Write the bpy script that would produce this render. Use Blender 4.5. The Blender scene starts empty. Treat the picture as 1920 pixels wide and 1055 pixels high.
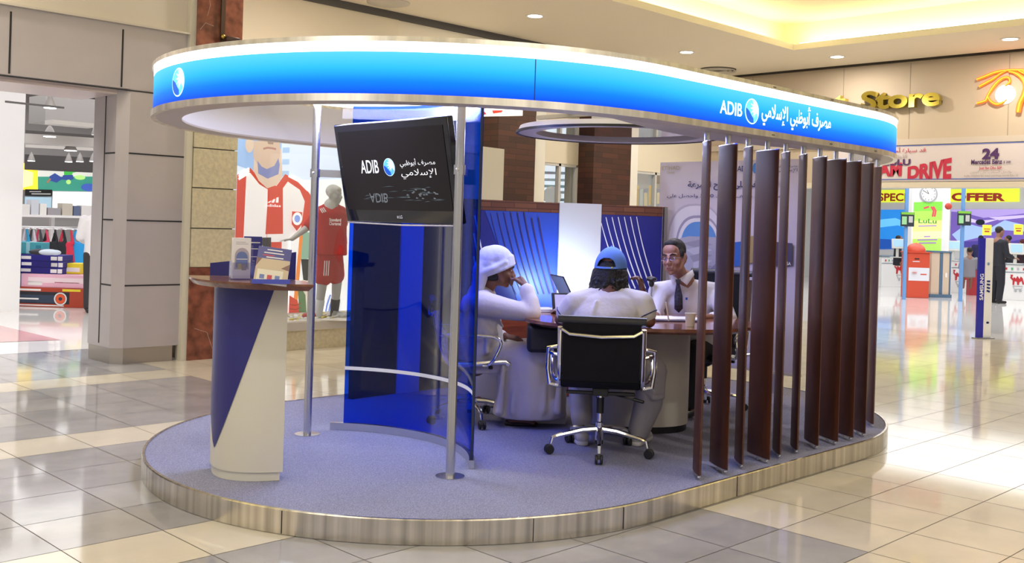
import bpy, math, random
from math import sin, cos, pi, sqrt, radians, atan2
from mathutils import Vector, Matrix
random.seed(7)
S = bpy.context.scene
COL = S.collection
R2 = sqrt(2)
# ---------------------------------------------------------------- camera
# world: X runs right-away along the kiosk's long side, Y left-away; both 45 degrees off the view axis
F, H = 1930.0, 1.6
ROLL = 0.031
camd = bpy.data.cameras.new('camera'); cam = bpy.data.objects.new('camera', camd); COL.objects.link(cam)
camd.sensor_width = 36; camd.lens = 36*F/1920; camd.clip_start = .1; camd.clip_end = 200
_r = Vector((1/R2, -1/R2, 0)); _u = Vector((0, 0, 1)); _b = Vector((-1/R2, -1/R2, 0))
r_ = _r*cos(ROLL)+_u*sin(ROLL); u_ = _u*cos(ROLL)-_r*sin(ROLL)
mw = Matrix((r_, u_, _b)).transposed().to_4x4(); mw.translation = Vector((0, 0, H))
cam.matrix_world = mw
camd.shift_y = (420-527.5)/1920; camd.shift_x = -3.4/1920
S.camera = cam
# ---------------------------------------------------------------- world and exposure
w = bpy.data.worlds.new('mall_ambient'); S.world = w; w.use_nodes = True
w.node_tree.nodes['Background'].inputs[0].default_value = (1.0, .93, .86, 1)
w.node_tree.nodes['Background'].inputs[1].default_value = .36
S.view_settings.view_transform = 'Standard'; S.view_settings.look = 'None'
S.view_settings.exposure = 0.36; S.view_settings.gamma = 1
S.cycles.max_bounces = 8; S.cycles.transparent_max_bounces = 16; S.cycles.caustics_reflective = False; S.cycles.caustics_refractive = False
S.cycles.sample_clamp_indirect = 6
# ---------------------------------------------------------------- lights
def lamp(name, loc, power, color=(1, 1, 1), size=1.0, size_y=None, target=None, shape=None, spread=None):
    l = bpy.data.lights.new(name, 'AREA'); l.energy = power; l.color = color
    l.shape = shape or ('RECTANGLE' if size_y else 'DISK'); l.size = size
    if size_y: l.size_y = size_y
    if spread: l.spread = radians(spread)
    o = bpy.data.objects.new(name, l); COL.objects.link(o); o.location = loc
    d = (Vector(target)-Vector(loc)) if target else Vector((0, 0, -1))
    o.rotation_euler = d.to_track_quat('-Z', 'Y').to_euler()
    return o
WARM = (1, .92, .8)
for x, y in ((10.6, 10.3), (14.3, 10.3), (6.9, 10.0), (16.1, 8.5), (16.07, 5.7), (16.1, 2.9), (2.0, 9.9), (1.0, 9.4), (9.0, 2.0), (5.5, .6), (1.6, 3.0), (0.3, 6.4)):
    lamp('downlight_lamp', (x, y, 4.57), 38, WARM, .22)
lamp('frontal_fill_light', (3, -1.5, 4.5), 75, (1, .93, .8), 4.5, 2.5, target=(5, 4, 0))  # added unseen area lamps, this and the next, filling the kiosk from the front
lamp('frontal_fill_light', (-1.8, 3.5, 4.5), 60, (1, .95, .88), 2.5, 4, target=(3, 6, 0))
lamp('canopy_light', (4.15, 5.45, 2.37), 50, (.60, .66, 1), 1.1)
lamp('canopy_light', (5.83, 4.78, 2.25), 22, (.58, .62, 1), .9)
lamp('canopy_light', (7.2, 5.2, 2.25), 8, (.75, .72, 1), .8)
lamp('partition_uplight', (6.98, 6.36, 1.02), 5.5, (.6, .85, 1), .22, .22, target=(7.12, 6.65, 1.22))
lamp('partition_uplight', (7.35, 6.1, .96), 2.2, (.9, .93, 1), .25, .25, target=(7.47, 6.5, 1.2))
lamp('shop_light', (4.5, 12.6, 4.3), 250, (1, .98, .97), 5, 1.6)
lamp('shop_light', (7.5, 20.5, 4.45), 400, (1, .98, .97), 8, 9)
lamp('window_display_light', (7.4, 10.95, 3.4), 60, (1, .97, .9), 2.6, .3, target=(7.4, 11.2, 1.4))
lamp('supermarket_light', (23, 10, 4.2), 280, (1, 1, 1), 8, 8)
lamp('supermarket_light', (29, 11, 4.3), 260, (1, 1, 1), 6, 9)
lamp('supermarket_light', (20, 5, 4.3), 90, (1, 1, 1), 4, 5)

# ---------------------------------------------------------------- photo geometry helpers
def yh(px): return 420+.05*(px-960)
def at(px, py, Y):
    X = (px-960)/F*Y
    return Vector(((X+Y)/R2, (Y-X)/R2, H-(py-yh(px))*Y/F))
def on(px, py, z):
    Y = F*(H-z)/(py-yh(px)); return at(px, py, Y)
def cf(X, Y, z=0.0):
    return Vector(((X+Y)/R2, (Y-X)/R2, z))
# ---------------------------------------------------------------- materials
_m = {}
def M(name, col=(.8, .8, .8), rough=.5, metal=0.0, em=None, es=0.0, trans=None, bump=None, coat=0.0, spec=None, noise=None):
    if name in _m: return _m[name]
    m = bpy.data.materials.new(name); m.use_nodes = True; nt = m.node_tree
    b = nt.nodes['Principled BSDF']
    b.inputs['Base Color'].default_value = (*col, 1); b.inputs['Roughness'].default_value = rough
    b.inputs['Metallic'].default_value = metal
    if coat: b.inputs['Coat Weight'].default_value = coat; b.inputs['Coat Roughness'].default_value = .08
    if spec is not None: b.inputs['Specular IOR Level'].default_value = spec
    if es:
        b.inputs['Emission Color'].default_value = (*(em or col), 1); b.inputs['Emission Strength'].default_value = es
    tc = nt.nodes.new('ShaderNodeTexCoord')
    if noise:  # (scale xyz, amount, detail): mottles the base colour
        sc, amt = noise
        mp = nt.nodes.new('ShaderNodeMapping'); mp.inputs['Scale'].default_value = sc
        nz = nt.nodes.new('ShaderNodeTexNoise'); nz.inputs['Scale'].default_value = 1; nz.inputs['Detail'].default_value = 6
        rp = nt.nodes.new('ShaderNodeValToRGB')
        rp.color_ramp.elements[0].position = .3; rp.color_ramp.elements[1].position = .7
        rp.color_ramp.elements[0].color = (*[c*(1-amt) for c in col], 1); rp.color_ramp.elements[1].color = (*[min(1, c*(1+amt)) for c in col], 1)
        nt.links.new(tc.outputs['Object'], mp.inputs[0]); nt.links.new(mp.outputs[0], nz.inputs['Vector'])
        nt.links.new(nz.outputs[0], rp.inputs[0]); nt.links.new(rp.outputs[0], b.inputs['Base Color'])
    if bump:
        sc, st = bump
        nz = nt.nodes.new('ShaderNodeTexNoise'); nz.inputs['Scale'].default_value = sc; nz.inputs['Detail'].default_value = 3
        bp = nt.nodes.new('ShaderNodeBump'); bp.inputs['Strength'].default_value = st; bp.inputs['Distance'].default_value = .02
        nt.links.new(tc.outputs['Object'], nz.inputs['Vector']); nt.links.new(nz.outputs[0], bp.inputs['Height'])
        nt.links.new(bp.outputs[0], b.inputs['Normal'])
    _m[name] = m; return m
def glassy(name, col, gl=.05, rough=.02, fr=.3):
    if name in _m: return _m[name]
    m = bpy.data.materials.new(name); m.use_nodes = True; nt = m.node_tree; nt.nodes.clear()
    o = nt.nodes.new('ShaderNodeOutputMaterial'); t = nt.nodes.new('ShaderNodeBsdfTransparent'); t.inputs[0].default_value = (*col, 1)
    g = nt.nodes.new('ShaderNodeBsdfGlossy'); g.inputs['Roughness'].default_value = rough; g.inputs[0].default_value = (1, 1, 1, 1)
    lw = nt.nodes.new('ShaderNodeFresnel'); lw.inputs[0].default_value = 1.3
    ad = nt.nodes.new('ShaderNodeMath'); ad.operation = 'MULTIPLY_ADD'; ad.inputs[1].default_value = fr; ad.inputs[2].default_value = gl; ad.use_clamp = True
    mx = nt.nodes.new('ShaderNodeMixShader')
    nt.links.new(lw.outputs[0], ad.inputs[0]); nt.links.new(ad.outputs[0], mx.inputs[0])
    nt.links.new(t.outputs[0], mx.inputs[1]); nt.links.new(g.outputs[0], mx.inputs[2]); nt.links.new(mx.outputs[0], o.inputs[0])
    _m[name] = m; return m
def lit(name, col, s=.8):   # backlit print
    return M(name, col, .4, em=col, es=s)
def zgrad(name, z0, z1, stops, es):   # backlit printed band whose colours run up the sign
    m = M(name, (.1, .1, .1), .35); nt = m.node_tree; b = nt.nodes['Principled BSDF']
    tc = nt.nodes.new('ShaderNodeTexCoord'); sp = nt.nodes.new('ShaderNodeSeparateXYZ'); mr = nt.nodes.new('ShaderNodeMapRange')
    mr.inputs[1].default_value = z0; mr.inputs[2].default_value = z1
    rp = nt.nodes.new('ShaderNodeValToRGB'); e = rp.color_ramp.elements
    e[0].position = stops[0][0]; e[0].color = (*stops[0][1], 1); e[1].position = stops[-1][0]; e[1].color = (*stops[-1][1], 1)
    for p, c in stops[1:-1]:
        x = e.new(p); x.color = (*c, 1)
    nt.links.new(tc.outputs['Object'], sp.inputs[0]); nt.links.new(sp.outputs[2], mr.inputs[0]); nt.links.new(mr.outputs[0], rp.inputs[0])
    nt.links.new(rp.outputs[0], b.inputs['Emission Color']); b.inputs['Emission Strength'].default_value = es
    b.inputs['Base Color'].default_value = (.0, .05, .2, 1); b.inputs['Roughness'].default_value = .6; b.inputs['Specular IOR Level'].default_value = .15
    return m
def wood(name, a, b_, scale=(2, 2, 30), rough=.3):
    if name in _m: return _m[name]
    m = M(name, a, rough, coat=.4); nt = m.node_tree; b = nt.nodes['Principled BSDF']
    tc = nt.nodes.new('ShaderNodeTexCoord'); mp = nt.nodes.new('ShaderNodeMapping'); mp.inputs['Scale'].default_value = scale
    nz = nt.nodes.new('ShaderNodeTexNoise'); nz.inputs['Scale'].default_value = 2; nz.inputs['Detail'].default_value = 8; nz.inputs['Distortion'].default_value = .6
    rp = nt.nodes.new('ShaderNodeValToRGB'); rp.color_ramp.elements[0].color = (*a, 1); rp.color_ramp.elements[1].color = (*b_, 1)
    rp.color_ramp.elements[0].position = .35; rp.color_ramp.elements[1].position = .65
    nt.links.new(tc.outputs['Object'], mp.inputs[0]); nt.links.new(mp.outputs[0], nz.inputs['Vector']); nt.links.new(nz.outputs[0], rp.inputs[0]); nt.links.new(rp.outputs[0], b.inputs['Base Color'])
    return m
def planks(name, a, b_, w=.42, h=.09):
    """short wood strips laid in rows, mapped on vertical faces"""
    m = M(name, a, .4); nt = m.node_tree; b = nt.nodes['Principled BSDF']
    tc = nt.nodes.new('ShaderNodeTexCoord'); sp = nt.nodes.new('ShaderNodeSeparateXYZ'); ad = nt.nodes.new('ShaderNodeMath'); ad.operation = 'SUBTRACT'
    cb = nt.nodes.new('ShaderNodeCombineXYZ'); br = nt.nodes.new('ShaderNodeTexBrick')
    br.inputs['Color1'].default_value = (*a, 1); br.inputs['Color2'].default_value = (*b_, 1); br.inputs['Mortar'].default_value = (*[c*.45 for c in a], 1)
    br.inputs['Scale'].default_value = 1; br.inputs['Mortar Size'].default_value = .004; br.inputs['Brick Width'].default_value = w; br.inputs['Row Height'].default_value = h; br.offset = .37
    nt.links.new(tc.outputs['Object'], sp.inputs[0]); nt.links.new(sp.outputs[0], ad.inputs[0]); nt.links.new(sp.outputs[1], ad.inputs[1])
    nt.links.new(ad.outputs[0], cb.inputs[0]); nt.links.new(sp.outputs[2], cb.inputs[1]); nt.links.new(cb.outputs[0], br.inputs['Vector']); nt.links.new(br.outputs[0], b.inputs['Base Color'])
    return m
STEEL = M('brushed_steel', (.66, .62, .55), .25, 1, noise=((22, 22, .4), .3))
CHROME = M('chrome', (.85, .85, .88), .08, 1)
POLE = M('satin_steel', (.62, .62, .64), .25, 1)
BLACK = M('black_plastic', (.012, .012, .014), .4)
BLACKF = M('black_mesh_fabric', (.008, .008, .011), .75, spec=.2)
WHITE = M('white_laminate', (.74, .74, .72), .45)
CREAMW = M('cream_wall', (.72, .65, .53), .7)
WOODD = wood('dark_red_wood', (.072, .020, .010), (.10, .031, .014), (3, 3, 1), .5)
WOODD.node_tree.nodes['Principled BSDF'].inputs['Coat Weight'].default_value = .12
WOODT = wood('walnut_top', (.13, .045, .022), (.2, .075, .035), (2, 14, 2), .22)
# ---------------------------------------------------------------- arabic shaping
_A = {'ا': 0xFE8D, 'أ': 0xFE83, 'إ': 0xFE87, 'ة': 0xFE93, 'د': 0xFEA9, 'ر': 0xFEAD, 'و': 0xFEED, 'ى': 0xFEEF, '\u0001': 0xFEFB, '\u0002': 0xFEF9}
_A4 = {'ب': 0xFE8F, 'ت': 0xFE95, 'ج': 0xFE9D, 'ح': 0xFEA1, 'س': 0xFEB1, 'ش': 0xFEB5, 'ص': 0xFEB9, 'ض': 0xFEBD, 'ط': 0xFEC1, 'ظ': 0xFEC5, 'ع': 0xFEC9, 'ف': 0xFED1, 'ق': 0xFED5, 'ك': 0xFED9, 'ل': 0xFEDD, 'م': 0xFEE1, 'ن': 0xFEE5, 'ه': 0xFEE9, 'ي': 0xFEF1}
def arab(s):
    s = s.replace('لا', '\u0001').replace('لإ', '\u0002'); out = []
    for wd in s.split(' '):
        r = []; n = len(wd)
        for i, ch in enumerate(wd):
            if ch not in _A and ch not in _A4: r.append(ch); continue
            prev = i > 0 and wd[i-1] in _A4
            if ch in _A: r.append(chr(_A[ch]+(1 if prev else 0)))
            else:
                nx = i < n-1 and (wd[i+1] in _A or wd[i+1] in _A4); c = _A4[ch]
                r.append(chr(c+(3 if prev and nx else 2 if nx else 1 if prev else 0)))
        out.append(''.join(reversed(r)))
    return ' '.join(reversed(out))
# ---------------------------------------------------------------- mesh builder
def wl(o):
    v = o.location.copy()
    while o.parent: o = o.parent; v += o.location
    return v
def frame(o, right, up):
    right = Vector(right).normalized(); up = Vector(up).normalized(); n = right.cross(up)
    m = Matrix((right, up, n)).transposed().to_4x4(); m.translation = Vector(o); return m
class MB:
    def __init__(s): s.V = []; s.Fc = []; s.MI = []; s.mats = []
    def mi(s, m):
        if m not in s.mats: s.mats.append(m)
        return s.mats.index(m)
    def add(s, vs, fs, m, T=None):
        k = len(s.V); i = s.mi(m)
        for v in vs:
            v = Vector(v); s.V.append(T @ v if T else v)
        for f in fs: s.Fc.append([k+j for j in f]); s.MI.append(i)
        return s
    def box(s, c, sz, m, T=None, rz=0):
        x, y, z = [a/2 for a in sz]; c = Vector(c); Rm = Matrix.Rotation(rz, 3, 'Z')
        vs = [c+Rm @ Vector((a*x, b*y, d*z)) for a in (-1, 1) for b in (-1, 1) for d in (-1, 1)]
        return s.add(vs, [(0, 1, 3, 2), (4, 6, 7, 5), (0, 4, 5, 1), (2, 3, 7, 6), (0, 2, 6, 4), (1, 5, 7, 3)], m, T)
    def bar(s, p, q, w, h, m, up=(0, 0, 1)):
        p = Vector(p); q = Vector(q); d = (q-p).normalized(); a = d.cross(Vector(up)).normalized(); b = a.cross(d)
        vs = [e+a*i*w/2+b*j*h/2 for e in (p, q) for i, j in ((-1, -1), (1, -1), (1, 1), (-1, 1))]
        return s.add(vs, [(0, 1, 2, 3), (7, 6, 5, 4), (0, 4, 5, 1), (1, 5, 6, 2), (2, 6, 7, 3), (3, 7, 4, 0)], m)
    def prism(s, out, z0, z1, m, T=None, mtop=None):
        n = len(out); vs = [(x, y, z0) for x, y in out]+[(x, y, z1) for x, y in out]
        s.add(vs, [tuple(reversed(range(n)))]+[(i, (i+1) % n, n+(i+1) % n, n+i) for i in range(n)], m, T)
        return s.add([(x, y, z1) for x, y in out], [tuple(range(n))], mtop or m, T)
    def lathe(s, prof, m, c=(0, 0, 0), n=24, T=None):
        vs = []; c = Vector(c)
        for r, z in prof:
            for i in range(n): vs.append(c+Vector((r*cos(2*pi*i/n), r*sin(2*pi*i/n), z)))
        fs = [(k*n+i, k*n+(i+1) % n, (k+1)*n+(i+1) % n, (k+1)*n+i) for k in range(len(prof)-1) for i in range(n)]
        op = prof[0] != prof[-1]
        if op and prof[0][0] > 1e-5: fs.append(tuple(reversed(range(n))))
        if op and prof[-1][0] > 1e-5: fs.append(tuple((len(prof)-1)*n+i for i in range(n)))
        return s.add(vs, fs, m, T)
    def tube(s, pts, r, m, n=10, T=None, flat=1.0, cap=True, closed=False, up0=None):
        pts = [Vector(p) for p in pts]; rs = r if isinstance(r, (list, tuple)) else [r]*len(pts)
        N = len(pts); vs = []; up = None
        for i, p in enumerate(pts):
            if closed: d = (pts[(i+1) % N]-pts[i-1]).normalized()
            else: d = (pts[min(i+1, N-1)]-pts[max(i-1, 0)]).normalized()
            if up is None:
                up = Vector(up0) if up0 else (Vector((0, 0, 1)) if abs(d.z) < .9 else Vector((1, 0, 0)))
            a = d.cross(up).normalized(); up = a.cross(d).normalized()
            for k in range(n):
                t = 2*pi*k/n; vs.append(p+a*rs[i]*cos(t)+up*rs[i]*flat*sin(t))
        fs = []
        for i in range(N if closed else N-1):
            j = (i+1) % N
            for k in range(n): fs.append((i*n+k, i*n+(k+1) % n, j*n+(k+1) % n, j*n+k))
        if cap and not closed: fs += [tuple(reversed(range(n))), tuple((N-1)*n+k for k in range(n))]
        return s.add(vs, fs, m, T)
    def sph(s, c, r, m, T=None, n=12, k=8):
        rx, ry, rz = r if isinstance(r, (list, tuple)) else (r, r, r); c = Vector(c); vs = [c+Vector((0, 0, -rz))]
        for i in range(1, k):
            t = -pi/2+pi*i/k
            for j in range(n):
                a = 2*pi*j/n; vs.append(c+Vector((rx*cos(t)*cos(a), ry*cos(t)*sin(a), rz*sin(t))))
        vs.append(c+Vector((0, 0, rz))); L = len(vs)-1
        fs = [(0, 1+(j+1) % n, 1+j) for j in range(n)]
        for i in range(k-2):
            for j in range(n): fs.append((1+i*n+j, 1+i*n+(j+1) % n, 1+(i+1)*n+(j+1) % n, 1+(i+1)*n+j))
        fs += [(L, 1+(k-2)*n+j, 1+(k-2)*n+(j+1) % n) for j in range(n)]
        return s.add(vs, fs, m, T)
    def sweep(s, path, prof, m):
        """path: [(x,y,nx,ny)] open, outward normals; prof: closed [(out,z)]"""
        vs = [(x+nx*o, y+ny*o, z) for x, y, nx, ny in path for o, z in prof]; n = len(prof); N = len(path)
        fs = [(i*n+k, i*n+(k+1) % n, (i+1)*n+(k+1) % n, (i+1)*n+k) for i in range(N-1) for k in range(n)]
        fs += [tuple(reversed(range(n))), tuple((N-1)*n+k for k in range(n))]
        return s.add(vs, fs, m)
    def build(s, name, parent=None, smooth=35, bevel=0, loc=None):
        me = bpy.data.meshes.new(name)
        off = wl(parent) if parent else (Vector(loc) if loc else Vector((0, 0, 0)))
        me.from_pydata([tuple(v-off) for v in s.V], [], s.Fc)
        for m in s.mats: me.materials.append(m)
        for p, i in zip(me.polygons, s.MI): p.material_index = i
        me.update()
        if smooth:
            for p in me.polygons: p.use_smooth = True
            me.set_sharp_from_angle(angle=radians(smooth))
        o = bpy.data.objects.new(name, me); COL.objects.link(o); o.location = (0, 0, 0) if parent else off
        if bevel:
            md = o.modifiers.new('bevel', 'BEVEL'); md.width = bevel; md.segments = 2; md.limit_method = 'ANGLE'; md.angle_limit = radians(40)
        if parent: o.parent = parent
        return o
def tag(o, label=None, cat=None, group=None, kind=None):
    if label: o['label'] = label
    if cat: o['category'] = cat
    if group: o['group'] = group
    if kind: o['kind'] = kind
    return o
def thing(name, label, cat, loc=(0, 0, 0), group=None):
    o = bpy.data.objects.new(name, None); COL.objects.link(o); o.location = loc; o.empty_display_size = .1
    return tag(o, label, cat, group)
def struct(mb, name, **k): return tag(mb.build(name, **k), kind='structure')
def copy_thing(root, delta=(0, 0, 0), rz=0, label=None, loc=None):
    c = root.copy(); COL.objects.link(c)
    if loc is not None: c.location = loc
    else: c.location = root.location+Vector(delta)
    c.rotation_euler.z += rz
    def rec(a, b):
        for ch in list(a.children):
            d = ch.copy(); COL.objects.link(d); d.parent = b; rec(ch, d)
    rec(root, c)
    if label: c['label'] = label
    return c
_dg = []
def text_geo(s, bold=0.0, ext=0.0):
    cu = bpy.data.curves.new('t', 'FONT'); cu.body = s; cu.offset = bold; cu.extrude = ext; cu.resolution_u = 5
    o = bpy.data.objects.new('t', cu); COL.objects.link(o)
    me = bpy.data.meshes.new_from_object(o.evaluated_get(bpy.context.evaluated_depsgraph_get()))
    vs = [v.co.copy() for v in me.vertices]; fs = [tuple(p.vertices) for p in me.polygons]
    bpy.data.objects.remove(o); bpy.data.curves.remove(cu); bpy.data.meshes.remove(me)
    return vs, fs
class Art(MB):
    """flat print on an upright plane through P along horizontal R; shapes take (s, z) or photo coordinates"""
    def __init__(s, P, R, layer=.0012):
        super().__init__(); s.P = Vector(P); s.P.z = 0; s.R = Vector(R).normalized(); s.T = frame(s.P, s.R, (0, 0, 1)); s.k = 0; s.layer = layer
    def px(s, x, y):
        t = (x-960)/F; d = Vector(((1+t)/R2, (1-t)/R2))
        a, b = s.R.x, s.R.y; det = d.x*(-b)-d.y*(-a)
        Y = (s.P.x*(-b)-s.P.y*(-a))/det; q = d*Y
        return ((q.x-s.P.x)*a+(q.y-s.P.y)*b, H-(y-yh(x))*Y/F)
    def off(s): s.k += 1; return s.k*s.layer
    def poly(s, pts, m, raw=False, off=None):
        q = pts if raw else [s.px(*p) for p in pts]; o = s.off() if off is None else off
        return s.add([(a, b, o) for a, b in q], [tuple(range(len(q)))], m, s.T)
    def ell(s, c, rx, ry, m, n=28, raw=False, a0=0, a1=2*pi, ry_in=None):
        o = s.off(); c = c if raw else s.px(*c)
        if raw: RX, RY = rx, ry
        else: RX = RY = 0; RX = rx; RY = ry
        pts = [(c[0]+RX*cos(a0+(a1-a0)*i/n), c[1]+RY*sin(a0+(a1-a0)*i/n), o) for i in range(n+(0 if a1-a0 > 6.28 else 1))]
        return s.add(pts, [tuple(range(len(pts)))], m, s.T)
    def stroke(s, pts, w, m, raw=False, closed=False):
        q = [Vector(p if raw else s.px(*p)) for p in pts]; o = s.off(); N = len(q); vs = []; ws = w if isinstance(w, (list, tuple)) else [w]*N
        for i, p in enumerate(q):
            d = (q[(i+1) % N]-q[i-1]) if closed else (q[min(i+1, N-1)]-q[max(i-1, 0)])
            d.normalize(); nn = Vector((-d.y, d.x))*ws[i]/2
            vs += [(p.x+nn.x, p.y+nn.y, o), (p.x-nn.x, p.y-nn.y, o)]
        return s.add(vs, [(2*i, 2*i+1, (2*i+3) % (2*N), (2*i+2) % (2*N)) for i in range(N if closed else N-1)], m, s.T)
    def text(s, t, x0, x1, zb, h, m, bold=.0, ext=0.0, caps=True, skew=None):
        """baseline zb, height h of the text's own box above the baseline; x0..x1 in plane metres"""
        vs, fs = text_geo(t, bold, ext); o = s.off()
        ax = min(v.x for v in vs); bx = max(v.x for v in vs); by = max(v.y for v in vs)
        sx = (x1-x0)/(bx-ax); sy = h/by; out = []
        for v in vs:
            x = x0+(v.x-ax)*sx; y = v.y*sy
            if skew: y *= 1+skew*(x-x0)/(x1-x0)
            out.append((x, zb+y, v.z*1.0+o+ext))
        return s.add(out, fs, m, s.T)
    def textpx(s, t, xa, xb, yb, yt, m, **k):
        a = s.px(xa, yb); b = s.px(xb, yb); c = s.px(xa, yt)
        x0, x1 = sorted((a[0], b[0]))
        return s.text(t, x0, x1, a[1], c[1]-a[1], m, **k)
# ---------------------------------------------------------------- voxel blobs for bodies and cloth
class Blob(MB):
    def cap(s, p, q, r0, r1=None):
        p = Vector(p); q = Vector(q); r1 = r0 if r1 is None else r1
        s.sph(p, r0, None, n=14, k=8); s.sph(q, r1, None, n=14, k=8)
        if (q-p).length > 1e-4: s.tube([p, q], [r0, r1], None, n=14)
        return s
    def chain(s, pts, rs):
        for i in range(len(pts)-1): s.cap(pts[i], pts[i+1], rs[i], rs[i+1])
        return s
    def ell(s, c, r, T=None): return s.sph(c, r, None, T=T, n=18, k=12)
    def done(s, name, mat, parent, vox=.01, smooth=2, disp=None):
        me = bpy.data.meshes.new(name); me.from_pydata([tuple(v) for v in s.V], [], s.Fc)
        o = bpy.data.objects.new('tmp', me); COL.objects.link(o)
        rm = o.modifiers.new('r', 'REMESH'); rm.mode = 'VOXEL'; rm.voxel_size = vox; rm.use_smooth_shade = True
        if smooth: sm = o.modifiers.new('s', 'SMOOTH'); sm.iterations = smooth; sm.factor = .5
        bpy.context.view_layer.update()
        m2 = bpy.data.meshes.new_from_object(o.evaluated_get(bpy.context.evaluated_depsgraph_get()))
        bpy.data.objects.remove(o); bpy.data.meshes.remove(me); m2.name = name
        m2.materials.clear(); m2.materials.append(mat)
        if parent: m2.transform(Matrix.Translation(-wl(parent)))
        for p in m2.polygons: p.use_smooth = True
        ob = bpy.data.objects.new(name, m2); COL.objects.link(ob)
        if parent: ob.parent = parent
        return ob
# ================================================================ SETTING
TS, TU, TV = .504, 1.95, 2.37
def floor():
    b = MB()
    G = [M('grey_tile', (.36, .35, .36), .07, spec=.55, noise=((3, 3, 1), .12)), M('grey_tile_light', (.42, .41, .41), .07, spec=.55, noise=((3, 3, 1), .1))]
    C = [M('cream_tile', (.68, .62, .51), .08, spec=.42, noise=((3, 3, 1), .06)), M('cream_tile_pale', (.72, .66, .54), .08, spec=.42, noise=((3, 3, 1), .06))]
    gr = M('grout', (.16, .14, .12), .8)
    b.add([(-7, -7, -.0), (17.1, -7, 0), (17.1, 13, 0), (-7, 13, 0)], [(0, 1, 2, 3)], gr)
    g = .0028
    for i in range(-17, 31):
        for j in range(-18, 19):
            u0 = TU+i*TS; v0 = TV+j*TS; u1 = min(u0+TS, 17.1); v1 = v0+TS
            if u0 > 17.09: continue
            cream = u0+.25 > 5.0 or (j-4) % 5 == 0
            pal = C if cream else G
            m = pal[(i*7+j*13) % 5 == 0]
            b.add([(u0+g, v0+g, .002), (u1-g, v0+g, .002), (u1-g, v1-g, .002), (u0+g, v1-g, .002)], [(0, 1, 2, 3)], m)
    # shop floors beyond the mall tiles
    wf = M('white_shop_floor', (.78, .76, .74), .06, spec=.6)
    pk = M('pink_shop_floor', (.62, .34, .34), .1)
    b.add([(17.1, -7, .002), (37, -7, .002), (37, 22, .002), (17.1, 22, .002)], [(0, 1, 2, 3)], wf)
    b.add([(-3, 11.9, .003), (17.1, 11.9, .003), (17.1, 27, .003), (-3, 27, .003)], [(0, 1, 2, 3)], wf)
    p = [on(0, 592, .0), on(118, 622, .0), on(0, 624, .0)]
    b.add([(q.x, q.y, .006) for q in p], [(0, 1, 2)], pk)
    struct(b, 'floor', smooth=0)
floor()
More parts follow.
